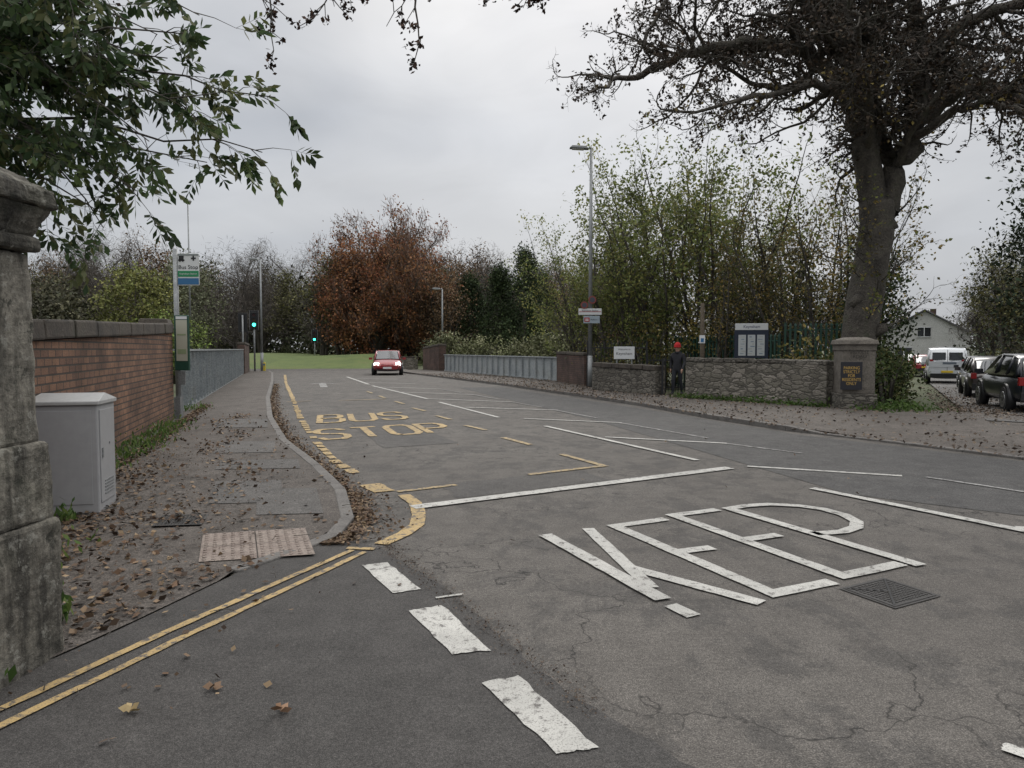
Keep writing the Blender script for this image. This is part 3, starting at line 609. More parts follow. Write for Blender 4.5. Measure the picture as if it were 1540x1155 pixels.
# ------------------------------------------------------------ vehicles
def loft(G,secs,m=0,closed=True,smooth=True):
    k=len(G.v); n=len(secs[0])
    for s in secs: G.v+=s
    for i in range(len(secs)-1):
        for j in range(n if closed else n-1):
            G.f.append((k+i*n+j,k+i*n+(j+1)%n,k+(i+1)*n+(j+1)%n,k+(i+1)*n+j)); G.m.append(m(i,j) if callable(m) else m); G.sm.append(smooth)
    G.f.append(tuple(k+j for j in range(n))); G.m.append(m(-1,0) if callable(m) else m); G.sm.append(False)
    G.f.append(tuple(k+(len(secs)-1)*n+j for j in range(n))[::-1]); G.m.append(m(-2,0) if callable(m) else m); G.sm.append(False)
def car(name,loc,head,col,kind='hatch',s=1,lights=False):
    rz=math.atan2(-head[0],head[1]); e=empty(name,loc,rz,s)
    P=plain(name+'_paint',col,.28,.1,coat=.6)
    if kind=='van':
        low=[(-2.12,.40,.98,.80),(-2.08,.28,1.0,.86),(-1.6,.22,1.0,.90),(.6,.2,1.0,.90),(1.15,.2,1.0,.89),(1.8,.22,.88,.84),(2.08,.26,.72,.76),(2.15,.35,.58,.66)]
        gh=[(-2.10,.97,1.0,.85,.84),(-2.06,.97,1.72,.86,.76),(-1.8,.97,1.82,.87,.76),(.0,.97,1.84,.88,.76),(.55,.97,1.76,.87,.72),(1.45,.95,1.0,.82,.78)]
    else:
        low=[(-2.10,.38,.78,.72),(-2.04,.28,.90,.80),(-1.6,.22,.96,.87),(-.5,.2,.94,.89),(.9,.2,.93,.89),(1.1,.2,.95,.88),(1.75,.22,.83,.84),(2.02,.26,.70,.77),(2.12,.35,.56,.66)]
        gh=[(-2.0,.90,.94,.74,.70),(-1.62,.93,1.36,.82,.63),(-1.2,.93,1.45,.84,.64),(-.2,.92,1.48,.85,.65),(.35,.92,1.43,.85,.63),(1.25,.92,.96,.80,.74)]
    G=MB(); secs=[]
    for y,zb,zt,hw in low:
        zm=(zb+zt)/2+.08; r=[(hw*.88,zb),(hw*.97,zb+.12),(hw,zm-.1),(hw*.99,zm+.05),(hw*.93,zt-.03),(hw*.75,zt+.01),(0,zt+.03)]
        ring=[(x,y,z) for x,z in r]+[(-x,y,z) for x,z in r[:-1][::-1]]; secs.append(ring)
    loft(G,secs); G.obj('body',[P],e,sub=1)
    G=MB(); secs=[]
    for y,zb,zt,hb,ht in gh:
        secs.append([(hb,y,zb),(ht+.02,y,zt-.04),(ht-.06,y,zt),(0,y,zt+.02),(-ht+.06,y,zt),(-ht-.02,y,zt-.04),(-hb,y,zb)])
    def mm(i,j):
        if i<0: return 0
        if kind=='van':
            if j in(2,3,1,4): return 1 if i<4 else 0
            return 1 if i<3 else 0
        if j in(1,2,3,4): return 1 if 1<=i<=3 else 0
        return 0
    loft(G,secs,mm); G.obj('greenhouse',[M_glass,P],e)
    G=MB()
    for sx in(-1,1):
        tops=[(sx*(q[4]+.02),q[0],q[2]-.03) for q in gh]
        G.tube(tops,[.03]*len(tops),6)
        for i in ((2,3) if kind!='van' else (4,)):
            y=gh[i][0]; G.tube([(sx*(gh[i][3]+.0),y,.94),(sx*(gh[i][4]+.02),y,gh[i][2]-.03)],[.035,.03],6)
        a=gh[1]; G.tube([(sx*(gh[0][3]+.01),gh[0][0]+.12,.93),(sx*(a[4]+.02),a[0],a[2]-.03)],[.07,.05],6)
        G.box((sx*1.0,.95,.98),(.2,.1,.13),0)
    if kind=='van': G.box((0,-2.12,1.0),(1.66,.03,.30),0)
    G.obj('pillars',[P],e)
    G=MB()
    for sx in(-1,1):
        for y in(-1.28,1.33):
            G.cyl((sx*.72,y,.33),(sx*.905,y,.33),.385,sides=24,m=3); G.cyl((sx*.70,y,.315),(sx*.925,y,.315),.315,sides=24,m=0); G.cyl((sx*.90,y,.315),(sx*.933,y,.315),.205,sides=20,m=1); G.cyl((sx*.93,y,.315),(sx*.938,y,.315),.05,sides=12,m=0)
            for k in range(5):
                a=k*1.2566+.3; G.box((sx*.936,y+math.cos(a)*.12,.315+math.sin(a)*.12),(.006,.035,.035),0,rx=a)
    G.obj('wheels',[M_rub,M_chrome,M_black,M_black],e)
    G=MB(); yb=-2.13
    G.box((0,yb+.02,.42),(1.5,.08,.22),2); G.box((0,yb-.005 if kind!='van' else yb-.01,.62),(.52,.02,.11),0)
    for sx in(-1,1): G.box((sx*.70,yb+.09,.80 if kind!='van' else 1.05),(.17,.14,.20 if kind!='van' else .42),1)
    yf=2.1
    G.box((0,yf-.02,.36),(1.3,.08,.16),2); G.box((0,yf-.06,.60),(.75,.06,.12),2); G.box((0,yf+.025,.44),(.50,.015,.11),3)
    for sx in(-1,1): G.box((sx*.62,yf-.14,.66),(.28,.16,.14),4,rz=-sx*.35)
    G.obj('lights_and_plates',[plain('plate_yellow',(.60,.42,.03),.5),plain('tail_red',(.25,.01,.01),.25),M_black,M_signw,plain('headlamp',(.7,.7,.7),.1,0,(1,.97,.9) if lights else None,9 if lights else 0)],e,bevel=.015)
    if kind=='van':
        G=MB()
        for sx in(-1,1): G.box((sx*.37,-2.10,1.42),(.60,.03,.38),0,rx=-.03)
        G.box((0,-2.125,1.2),(.02,.02,1.1),1); G.obj('rear_door_windows',[M_glass,M_black],e,bevel=.01)
        G=MB(); G.box((.1,-2.14,1.06),(.6,.012,.10),0); G.obj('livery',[plain('livery_grey',(.10,.12,.15),.5)],e)
    return e
car('car',(-7.7,44.5,0),(.16,-1),(.24,.015,.02),lights=True)
hd=(.47,.88)
car('parked_car',(14.6,20.2,H(14.6,20.2)+.03),(.36,.93),(.012,.014,.02),s=1.05)
car('parked_car',(18.0,27.0,H(18.8,27.6)+.03),hd,(.05,.04,.038))
car('parked_car',(21.4,32.6,H(21,32)+.03),hd,(.02,.022,.03))
car('parked_car',(29.6,51.5,H(28,47)+.03),hd,(.25,.02,.03)); car('parked_car',(32.4,58,-.33),hd,(.12,.125,.13))
car('parked_van',(24.4,40.5,H(24.4,40.5)+.03),hd,(.52,.54,.56),'van',s=1.05)

# ------------------------------------------------------------ person
def person():
    e=empty('person',(5.53,24.0,.0),math.radians(-35))
    J={'pel':(0,0,.92,.15),'wa':(0,.01,1.08,.135),'ch':(0,.02,1.30,.17),'nk0':(0,.02,1.43,.075),'nk':(0,.0,1.49,.058),'hd':(0,-.02,1.58,.085),'hd2':(0,-.02,1.68,.085)}
    ed=[('pel','wa'),('wa','ch'),('ch','nk0'),('nk0','nk'),('nk','hd'),('hd','hd2')]
    for s,k in((-1,'l'),(1,'r')):
        f=s*.10
        J.update({k+'hp':(s*.10,0,.86,.105),k+'kn':(s*.10,-.04+f*.8,.48,.068),k+'an':(s*.10,.02+f*1.6,.10,.048),k+'to':(s*.11,-.15+f*1.6,.04,.038),
         k+'sh':(s*.19,.02,1.36,.075),k+'el':(s*.26,.05-f*.6,1.10,.058),k+'wr':(s*.25,-.08-f*1.2,.90,.036),k+'pm':(s*.25,-.11-f*1.3,.84,.034)})
        ed+=[('pel',k+'hp'),(k+'hp',k+'kn'),(k+'kn',k+'an'),(k+'an',k+'to'),('ch',k+'sh'),(k+'sh',k+'el'),(k+'el',k+'wr'),(k+'wr',k+'pm')]
        px,py,pz,_=J[k+'pm']
        for i in range(4):
            J[k+'f%d'%i]=(px+(i-1.5)*.004,py+(i-1.5)*.019-.01,pz-.05,.0095); J[k+'g%d'%i]=(px-.015*s,py+(i-1.5)*.018-.012,pz-.085-.008*(i in(1,2)),.008); ed+=[(k+'pm',k+'f%d'%i),(k+'f%d'%i,k+'g%d'%i)]
        J[k+'t']=(px-.02*s,py-.045,pz-.03,.010); ed.append((k+'pm',k+'t'))
    keys=list(J); me=bpy.data.meshes.new('body'); me.from_pydata([J[k][:3] for k in keys],[(keys.index(a),keys.index(b)) for a,b in ed],[])
    o=bpy.data.objects.new('body',me); link(o); sk=o.modifiers.new('k','SKIN')
    for i,k in enumerate(keys):
        sv=me.skin_vertices[0].data[i]; sv.radius=(J[k][3],J[k][3]*(.8 if k in('pel','wa','ch') else 1)); sv.use_root=(k=='pel')
    sb=o.modifiers.new('s','SUBSURF'); sb.levels=2; sb.render_levels=2
    dg=bpy.context.evaluated_depsgraph_get(); m2=bpy.data.meshes.new_from_object(o.evaluated_get(dg)); bpy.data.objects.remove(o)
    o=bpy.data.objects.new('body',m2); link(o,e)
    for x in (plain('coat',(.018,.018,.022),.85),plain('trousers',(.03,.032,.04),.9),plain('skin',(.42,.25,.18),.55),plain('shoes',(.02,.018,.016),.6)): m2.materials.append(x)
    for p in m2.polygons:
        c=p.center; p.use_smooth=True
        p.material_index=3 if c.z<.10 else 2 if (c.z>1.47 or (abs(c.x)>.19 and c.z<.89)) else 1 if c.z<.84 else 0
    G=MB()
    G.tube([(0,-.02,1.625),(0,-.015,1.66),(0,-.01,1.72),(0,-.005,1.765),(0,0,1.785)],[.108,.112,.10,.06,.015],16,0); G.tube([(0,-.02,1.60),(0,-.02,1.645)],[.113,.117],16,0); G.obj('beanie_hat',[noisy('red_wool',(.42,.015,.02),(.52,.03,.03),20,.95,80,.5)],e)
    G=MB(); G.box((0,-.105,1.575),(.02,.03,.035),0,taper=.5)
    for s in(-1,1): G.box((s*.032,-.103,1.60),(.02,.012,.01),1); G.box((s*.085,-.01,1.58),(.015,.03,.05),0)
    G.box((0,-.104,1.535),(.04,.01,.008),2); G.obj('face',[m2.materials[2],M_black,plain('lips',(.3,.12,.1),.5)],e,bevel=.003)
    G=MB(); G.tube([(0,.02,1.40),(0,.02,1.47)],[.095,.085],12,0); G.obj('collar',[m2.materials[0]],e)
    return e
try: person()
except Exception as ex: print('person',ex)

# ------------------------------------------------------------ trees
def rv(rng): return Vector((rng.gauss(0,1),rng.gauss(0,1),rng.gauss(0,1)))
def grow(G,p,d,L,r,lev,mx,P,tips,rng):
    nseg=P['seg'][lev]; step=L/nseg; pts=[p.copy()]; rads=[r]; dirs=[d.copy()]; d=d.copy(); p=p.copy()
    for i in range(nseg):
        d=(d+rv(rng)*P['wob'][lev]+Vector((0,0,P['up'][lev]))).normalized(); p=p+d*step; pts.append(p.copy()); dirs.append(d.copy()); rads.append(r*(1-(1-P['tap'])*(i+1)/nseg))
    G.tube([tuple(q) for q in pts],rads,P['sides'][lev],0,cap=False)
    if lev>=mx: tips.append((p,d))
    else:
        k=P['n'][lev]
        for c in range(k):
            t=P['t0'][lev]+(1-P['t0'][lev])*(c+rng.random()*.9)/k; t=min(.999,t); i=int(t*nseg); f=t*nseg-i
            q=pts[i].lerp(pts[i+1],f); dd=dirs[i+1]; pr=dd.cross(rv(rng)).normalized(); a=math.radians(rng.uniform(*P['ang'][lev]))
            grow(G,q,(dd*math.cos(a)+pr*math.sin(a)).normalized(),L*P['len'][lev]*rng.uniform(.6,1.15)*(1.15-.5*t),max(P.get('rmin',.004),rads[i]*P['rr']),lev+1,mx,P,tips,rng)
        grow(G,p,d,L*P['len'][lev]*.8,rads[-1],lev+1,mx,P,tips,rng)
def tipleaves(tips,per,sp):
    T=np.array([tuple(t[0]) for t in tips]); gi=np.repeat(np.arange(len(T)),per); return T[gi]+N.normal(size=(len(gi),3))*sp, gi//12

def bigtree():
    e=empty('mature_tree'); G=MB(); rng=random.Random(11); tips=[]
    def P3(l): return [Vector(q) for q in l]
    def smooth(pts,k=4):
        out=[]
        for i in range(len(pts)-1):
            p0=pts[max(0,i-1)];p1=pts[i];p2=pts[i+1];p3=pts[min(len(pts)-1,i+2)]
            for j in range(k):
                t=j/k; out.append(.5*((2*p1)+(-p0+p2)*t+(2*p0-5*p1+4*p2-p3)*t*t+(-p0+3*p1-3*p2+p3)*t**3))
        out.append(pts[-1]); return out
    tr=smooth(P3([(10.52,22,-.1),(10.56,22,.5),(10.62,22,2.0),(10.85,22,3.7),(11.05,22,5.1),(11.05,22,6.0)]),4)
    n=len(tr); G.tube([tuple(q) for q in tr],[.78 if i==0 else .62 if i==1 else .54-.06*i/n+rng.uniform(-.02,.02) for i in range(n)],18)
    for b in ((11.45,21.8,5.35,.26),(10.55,21.7,3.1,.2),(11.2,21.6,2.2,.17)):
        G.tube([(b[0]-.3,b[1]+.1,b[2]-.25),(b[0]-.05,b[1],b[2]),(b[0]+.05,b[1],b[2]+.25)],[b[3]*.6,b[3],b[3]*.5],8)
    limbs=[([(11.05,22,5.5),(10.75,22,7.2),(10.25,22,9.2),(10.05,22,11.0),(9.8,22.2,13),(9.5,22,15.5)],.44),
    ([(11.15,22,5.3),(11.6,21.9,6.9),(12.15,21.8,8.6),(12.1,21.7,10.3),(11.7,21.6,12.5),(11.5,21.5,15)],.36),
    ([(11.3,22,6.0),(11.7,22.6,7.6),(11.3,23,9.5),(11.1,23.2,12),(11.4,23.2,14.5)],.22),
    ([(12.1,21.8,8.3),(12.9,21.4,9.0),(13.7,21,9.0),(14.8,20.6,8.5),(16.2,20,8.6),(18,19.6,8.8)],.26),
    ([(12.1,21.7,9.9),(13,21.5,10.9),(14.4,21,11.4),(16,20.8,11.6),(18,20.5,12)],.22),
    ([(10.5,22,8.7),(9.6,21.9,9.6),(8.5,21.8,10.4),(6.8,21.6,10.55),(5.0,21.4,10.1),(3.6,21.2,9.4)],.26),
    ([(10.2,22,9.8),(9.4,21.6,10.6),(8.0,21,11.8),(6.0,20.6,12.0),(4.6,20.4,11.6)],.22),
    ([(10.5,22,8.2),(9.7,21.2,8.9),(8.6,20.6,9.1),(7.3,20.2,8.6),(6.0,20,8.3)],.17),
    ([(10.1,22,11),(9.1,22.3,12.2),(7.5,22.5,13.4),(6,22.8,14)],.17),([(10.1,22,10.4),(10.9,21,11.6),(11.2,20,13)],.16),
    ([(10.3,22,9.4),(9.8,23.5,10.8),(9,25,12),(8,26,12.6)],.18),([(11.9,21.8,8),(12.8,23.2,9.8),(14,24.5,11.2),(15.4,25.5,12)],.18),
    ([(11.8,21.7,7.6),(12.6,20.6,8.3),(13.3,19.8,8.2),(14.3,19,7.4)],.15),([(11.7,21.8,12.3),(13,21.5,13.5),(14.5,21,14.5)],.14),
    ([(10.8,22,7.4),(10.2,20.9,8.3),(9.5,19.8,9.5),(8.6,18.8,10.4)],.14),([(9.8,22.2,12.5),(8.8,21.4,13.8),(7.4,20.6,14.8)],.13),
    ([(9.2,21.9,9.9),(8.3,22.6,9.6),(7.2,23,10.0),(5.8,23.2,11.0)],.12),([(12.0,21.8,9.4),(12.7,22.6,10.2),(13.8,23,10.2),(15.5,23,9.6)],.14)]
    PP={'seg':[6,5,4,3],'wob':[.24,.30,.32,.3],'up':[.03,.04,.03,.0],'tap':.45,'sides':[5,4,3,3],'n':[6,4,2,0],'t0':[.15,.15,.2,0],'ang':[(35,75),(35,70),(30,70),(0,0)],'len':[.5,.5,.55,.5],'rr':.55,'rmin':.007}
    for pts,r0 in limbs:
        pts=P3(pts); sm=smooth(pts,5); n=len(sm); sm=[q+rv(rng)*.06 if 0<i<n-1 else q for i,q in enumerate(sm)]
        rads=[r0*(1-.66*i/(n-1)) for i in range(n)]; G.tube([tuple(q) for q in sm],rads,9,cap=False)
        L=sum((b-a).length for a,b in zip(sm,sm[1:])); k=int(L*2.1)
        for c in range(k):
            t=.18+.82*(c+rng.random())/k; i=min(n-2,int(t*(n-1))); dd=(sm[i+1]-sm[i]).normalized(); pr=dd.cross(rv(rng)).normalized(); a=math.radians(rng.uniform(35,75))
            d=(dd*math.cos(a)+pr*math.sin(a)+Vector((0,0,.2))).normalized()
            grow(G,sm[i],d,rng.uniform(1.5,2.8)*(1.15-.35*t),max(.03,rads[i]*.42),0,3,PP,tips,rng)
        grow(G,sm[-1],(sm[-1]-sm[-2]).normalized(),2.0,rads[-1],0,3,PP,tips,rng)
    G.obj('trunk_and_branches',[M_bark],e)
    sel=[t for t in tips if rng.random()<.55]; C,gi=tipleaves(sel,3,.05)
    leafobj('remaining_leaves',C,N.uniform(.06,.15,len(C)),pal(len(C),[(.045,.032,.024),(.035,.026,.02),(.065,.045,.028)],.3),.6,M_dry,e)
    sel=[t for t in tips if rng.random()<.05 and t[0].z<9.0]; C,gi=tipleaves(sel,3,.14)
    leafobj('yellow_leaves',C,N.uniform(.08,.15,len(C)),pal(len(C),[(.22,.17,.05),(.16,.12,.05)],.3),.7,M_dry,e)
    G=MB(); tp=[]; Q={'seg':[5,4,3],'wob':[.2,.3,.3],'up':[.15,.1,.0],'tap':.4,'sides':[4,3,3],'n':[4,3,0],'t0':[.2,.2,0],'ang':[(30,60),(30,60),(0,0)],'len':[.5,.5,.5],'rr':.6,'rmin':.006}
    for i in range(30):
        z=rng.uniform(1.6,6); a=rng.uniform(0,6.28); grow(G,Vector((10.7+.3*(z>3)+.4*math.cos(a),22+.4*math.sin(a),z)),Vector((math.cos(a),math.sin(a),.3)).normalized(),rng.uniform(.8,2.2),.025,0,2,Q,tp,rng)
    G.obj('epicormic_shoots',[M_bark2],e); C,gi=tipleaves(tp,2,.10); leafobj('shoot_leaves',C,N.uniform(.07,.15,len(C)),pal(len(C),[(.16,.17,.045),(.26,.19,.06),(.12,.10,.04),(.13,.145,.04)],.3,gi),.7,M_leaf,e)
bigtree()

def tree_mesh(seed,h,P,mx,stems,spread,per,sp,lsize,cols,asp=.55,keep=1,mat=None,r0=.12,zmin=0):
    rng=random.Random(seed); G=MB(); tips=[]
    for s in range(stems):
        a=rng.uniform(0,6.28); d=Vector((math.cos(a)*spread,math.sin(a)*spread,1)).normalized()
        grow(G,Vector((math.cos(a)*.25*(stems>1),math.sin(a)*.25*(stems>1),-.1)),d,h*rng.uniform(.55,.72),r0*rng.uniform(.7,1.1),0,mx,P,tips,rng)
    tips=[t for t in tips if rng.random()<keep and t[0].z>zmin]
    wm=G.mesh('wood',[M_bark2]); C,gi=tipleaves(tips,per,sp)
    lm=leafobj('foliage',C,N.uniform(.6,1.3,len(C))*lsize,pal(len(C),cols,.3,gi),asp,mat or M_leaf,mesh_only=True)
    return wm,lm
def place(name,wl,loc,rz,s=1,sz=None):
    e=empty(name,loc,rz); e.scale=(s,s,sz or s)
    for nm,m in zip(('trunk_and_branches','foliage'),wl): link(bpy.data.objects.new(nm,m),e)
    return e
PM={'seg':[7,5,4,3],'wob':[.08,.15,.2,.25],'up':[.05,.07,.03,-.05],'tap':.35,'sides':[7,5,3,3],'n':[9,5,3,0],'t0':[.18,.2,.2,0],'ang':[(25,60),(25,60),(25,65),(0,0)],'len':[.40,.5,.5,.5],'rr':.45}
YG=[(.15,.18,.055),(.19,.215,.065),(.11,.14,.045),(.24,.23,.075)]
vA=[tree_mesh(20+i,11.3,PM,3,6,.36,7,.17,.155,YG,keep=.78,r0=.10) for i in range(2)]
vB=tree_mesh(31,10,PM,3,4,.3,5,.2,.15,[(.22,.16,.05),(.16,.13,.05),(.11,.11,.04)],keep=.5)
for i,(x,y,s,v) in enumerate([(4.6,31.5,.82,0),(6.6,30.5,1.0,1),(8.8,31,1.10,0),(6.6,36,1.10,0),(11.0,33,.95,1),(3.4,33.5,.72,1)]): place('deciduous_tree',vA[v],(x,y,0),i*1.7,s)
for i,(x,y,s) in enumerate([(12.6,27.5,.9),(10.4,25.8,.8),(14,34,1.0),(8.0,27,.65),(9.6,28,.9)]): place('thin_tree',vB,(x,y,0),i*2.1,s)
def shrub(name,clumps,cols,ls,mat=None):
    e=empty(name); Cs=[];Gs=[];k=0
    for c,r,nc,per,cr in clumps:
        C,gi=cloud(c,r,nc,per,cr); C[:,2]=np.maximum(C[:,2],H(c[0],c[1])+.03); Cs.append(C); Gs.append(gi+k); k=Gs[-1].max()+1
    C=np.concatenate(Cs); gi=np.concatenate(Gs)
    leafobj('foliage',C,N.uniform(.6,1.4,len(C))*ls,pal(len(C),cols,.25,gi),.6,mat or M_leaf,e)
    G=MB()
    for c,r,nc,per,cr in clumps:
        for i in range(5):
            a=R.uniform(0,6.28); G.tube([(c[0]+.1*math.cos(a),c[1]+.1*math.sin(a),-.3),(c[0]+.3*r[0]*math.cos(a),c[1]+.3*r[1]*math.sin(a),c[2]),(c[0]+.75*r[0]*math.cos(a),c[1]+.75*r[1]*math.sin(a),c[2]+r[2]*.7)],[.06,.04,.012],5)
    G.obj('stems',[M_bark2],e); return e
DG=[(.035,.055,.02),(.05,.07,.025),(.025,.04,.017)]
shrub('holly_tree',[((13.3,26.5,3.0),(1.2,1.3,2.7),80,45,.22)],DG,.13,M_leafd)
shrub('ivy_clad_tree',[((11.2,29.5,3.6),(1.5,1.2,3.6),80,45,.3)],[(.05,.065,.025),(.07,.08,.03),(.09,.08,.035)],.14,M_leafd)
shrub('undergrowth',[((5.5,29,1.2),(1.6,1,1.6),40,50,.28),((7.6,28.3,1.2),(1.5,1,1.9),40,50,.28),((9.8,26.8,1.4),(1.4,1,2.1),40,50,.28),((11.6,25,1.1),(1.0,1,1.7),30,50,.25),((9.3,22.5,.9),(.9,.7,1.0),25,45,.2),((3.8,30.5,1),(1.2,1,1.6),30,50,.25)],[(.15,.145,.045),(.21,.175,.055),(.09,.11,.035),(.24,.185,.06),(.06,.08,.03)],.13)
shrub('hedge',[((10.9+i*1.05,20.8+i*2.2,.6),(.65,1.3,.95),30,50,.18) for i in range(12)],[(.035,.055,.018),(.06,.08,.022),(.09,.09,.03)],.11,M_leafd)
shrub('ivy',[((10.1,21.35,.5),(.7,.4,.9),28,40,.13),((9.5,19.2,.1),(.6,.6,.25),25,40,.13)],[(.03,.055,.016),(.05,.08,.02)],.09,M_leafd)
PB={'seg':[6,5,4,3],'wob':[.08,.16,.22,.3],'up':[.04,.06,.04,.0],'tap':.35,'sides':[6,4,3,3],'n':[9,6,4,0],'t0':[.2,.2,.2,0],'ang':[(30,60),(30,65),(30,70),(0,0)],'len':[.5,.5,.5,.5],'rr':.5,'rmin':.012}
BR=[(.105,.09,.078),(.13,.112,.095),(.08,.07,.06)]
vC=[tree_mesh(50+i,12,PB,3,3,.22,8,.42,.60,BR,asp=.04,mat=M_twig,r0=.22) for i in range(2)]
vD=[tree_mesh(60,11,PB,3,3,.25,6,.4,.25,[(.12,.12,.05),(.15,.14,.055),(.085,.085,.04)],mat=M_leafd,r0=.2,keep=.8),
    tree_mesh(61,11,PB,3,3,.25,6,.4,.25,[(.17,.11,.06),(.20,.125,.065),(.13,.09,.055)],mat=M_leafd,r0=.2,keep=.7)]
bt=empty('distant_trees')
def bplace(wl,loc,rz,s,sz):
    for nm,m in zip(('wood','foliage'),wl):
        o=link(bpy.data.objects.new('distant_'+nm,m),bt); o.location=loc; o.rotation_euler=(0,0,rz); o.scale=(s,s,sz)
rb=random.Random(5)
for i in range(38):
    x=-64+i*1.6+rb.uniform(-1,1); y=rb.uniform(68,100); t=rb.random()
    h=rb.uniform(1.05,1.3)*y/85
    bplace(vC[i%2] if t<.75 else vD[0] if t<.92 else vD[1],(x*y/85,y,0),rb.uniform(0,6),h,h)
for i in range(26):
    x=-14+i*1.15+rb.uniform(-1,1); y=rb.uniform(78,105); h=rb.uniform(.9,1.15)*y/85; t=rb.random()
    bplace(vD[1] if t<.35 else vC[i%2] if t<.8 else vD[0],(x,y,0),rb.uniform(0,6),h,h)
for i in range(16):
    q=.30+i*.045+rb.uniform(-.01,.01); y=rb.uniform(112,130); h=rb.uniform(.8,1.0) if q<.5 or q>.64 else .62; t=rb.random()
    bplace(vC[i%2] if t<.6 else vD[0],(q*y,y,0),rb.uniform(0,6),h,h)
for q,y,h,v in ((.665,58,.85,0),(.70,52,.95,1),(.735,60,1.15,0),(.77,50,.95,1),(.80,62,1.2,0),(.465,60,.7,0),(.69,75,1.2,0),(.86,45,1.0,1)): bplace(vD[0] if v else vC[0],(q*y,y,-.3),rb.uniform(0,6),h,h)
def mass(x0,x1,y,zt,nc,cols,ls=.5,dy=6):
    C=np.stack([N.uniform(x0,x1,nc),N.uniform(y-dy,y+dy,nc),N.random(nc)**1.0*zt],1); C[:,2]*=(.75+.35*np.sin(C[:,0]*.35+y))
    gi=np.repeat(np.arange(nc),40); L=C[gi]+N.normal(size=(nc*40,3))*np.array([1.1,.8,.8]); L[:,2]=np.maximum(L[:,2],0)
    leafobj('distant_understorey',L,N.uniform(.5,1.4,len(L))*ls,pal(len(L),cols,.25,gi),.6,M_leafd,bt)
mass(-75,-22,92,9.5,520,[(.065,.062,.045),(.085,.078,.052),(.05,.055,.037)]); mass(-24,14,98,7.5,360,[(.075,.065,.05),(.105,.075,.05),(.055,.06,.037)])
mass(-10,40,112,6,300,[(.06,.06,.04),(.09,.07,.05)]); mass(78,125,125,7,260,[(.055,.065,.035),(.07,.07,.042)])
mass(14,25,62,3.0,60,[(.05,.06,.03),(.07,.07,.035)],.35,3); mass(42,60,66,2.6,90,[(.05,.06,.03),(.07,.07,.04)],.35,3)
mass(-48,-16,84,3.6,200,[(.05,.06,.03),(.07,.07,.04),(.045,.05,.03)],.4,2)
# copper beech
e=empty('copper_beech_tree'); rng=random.Random(3); G=MB(); tips=[]
PC={'seg':[6,5,4,3],'wob':[.1,.16,.2,.3],'up':[.02,.05,.05,.03],'tap':.35,'sides':[8,5,3,3],'n':[10,7,4,0],'t0':[.1,.2,.2,0],'ang':[(30,60),(30,60),(30,60),(0,0)],'len':[.5,.5,.5,.5],'rr':.5}
for i in range(9):
    a=i*.7; t=.15+.75*(i%3)/2; grow(G,Vector((-14,75,1.2)),Vector((math.cos(a)*t,math.sin(a)*t,1)).normalized(),10.0 if t<.7 else 8.8,.3,0,3,PC,tips,rng)
G.tube([(-14,75,-.2),(-14,75,2.5)],[.7,.5],12); G.obj('trunk_and_branches',[M_bark2],e)
BE=[(.25,.095,.05),(.30,.13,.06),(.17,.075,.045),(.33,.16,.07),(.22,.115,.055),(.19,.105,.05)]
tl=[t for t in tips if not(t[0].z>11 and rng.random()<.45) and t[0].z>1.2]; C,gi=tipleaves(tl,9,.42)
C2,g2=cloud((-13.6,75,7.2),(6.9,6,7.0),270,55,.5,.5); C2[:,2]=np.maximum(C2[:,2],.8)
CC=np.concatenate([C,C2]); gg=np.concatenate([gi,g2+gi.max()+1]); leafobj('foliage',CC,N.uniform(.14,.34,len(CC)),pal(len(CC),BE,.3,gg),.6,M_leaf,e)
tw,_=tipleaves(tips,5,.3); ax=np.tile(np.array([[-.25,0,1.]]),(len(tw),1)); leafobj('twigs',tw,N.uniform(.5,1.2,len(tw)),pal(len(tw),[(.14,.09,.07),(.11,.08,.06)]),.05,M_twig,e,axis=ax)
def conifer(name,x,y,h,r,cols,k=170,ls=1):
    C=[]
    for i in range(k):
        t=R.random()**.8; a=R.uniform(0,6.28); rr=r*(1-t)**.7*R.uniform(.5,1.1)+.2; C.append((x+rr*math.cos(a),y+rr*math.sin(a),.8+t*(h-.8)))
    C=np.array(C); gi=np.repeat(np.arange(k),60); L=C[gi]+N.normal(size=(len(gi),3))*np.array([.4,.4,.45]); e=empty(name)
    leafobj('foliage',L,N.uniform(.12,.35,len(L))*ls,pal(len(L),cols,.25,gi),.45,M_leafd,e); G=MB(); G.tube([(x,y,-.2),(x,y,h*.95)],[.3,.04],8); G.obj('trunk',[M_bark2],e)
for x,y,h,r in ((-1.2,72,9.5,2),(1.2,70,11.0,2.4),(2.8,73,9,2),(-4.5,78,9,2.2)): conifer('evergreen_tree',x,y,h,r,DG)
conifer('conifer_tree',21.0,27.5,12.5,2.6,[(.03,.045,.025),(.045,.06,.032)],140,.8)
OL=[(.16,.17,.05),(.13,.145,.045),(.19,.185,.06)]
shrub('olive_tree',[((-21,40,3.4),(2.0,1.8,3.0),120,60,.32)],OL,.17,M_leafd); shrub('elder_tree',[((-21.0,47,4.4),(2.0,2,3.6),110,50,.35),],[(.19,.20,.125),(.15,.16,.095),(.11,.12,.07)],.18,M_leafd)
shrub('shrub',[((-15.5,33,2.0),(1.6,1.5,1.2),50,60,.25),((-13.4,27,1.6),(1.0,1.3,.9),40,60,.2)],[(.14,.19,.045),(.17,.205,.06),(.10,.14,.04)],.12,M_leafd)
shrub('shrub',[((-28,45,3),(3,2,3),90,60,.4),((-23,36,2.4),(2.2,1.6,2.2),60,60,.35),((-30,38,2),(3,2,2.5),70,60,.4)],[(.075,.072,.045),(.095,.09,.05),(.065,.07,.04)],.2,M_leafd)
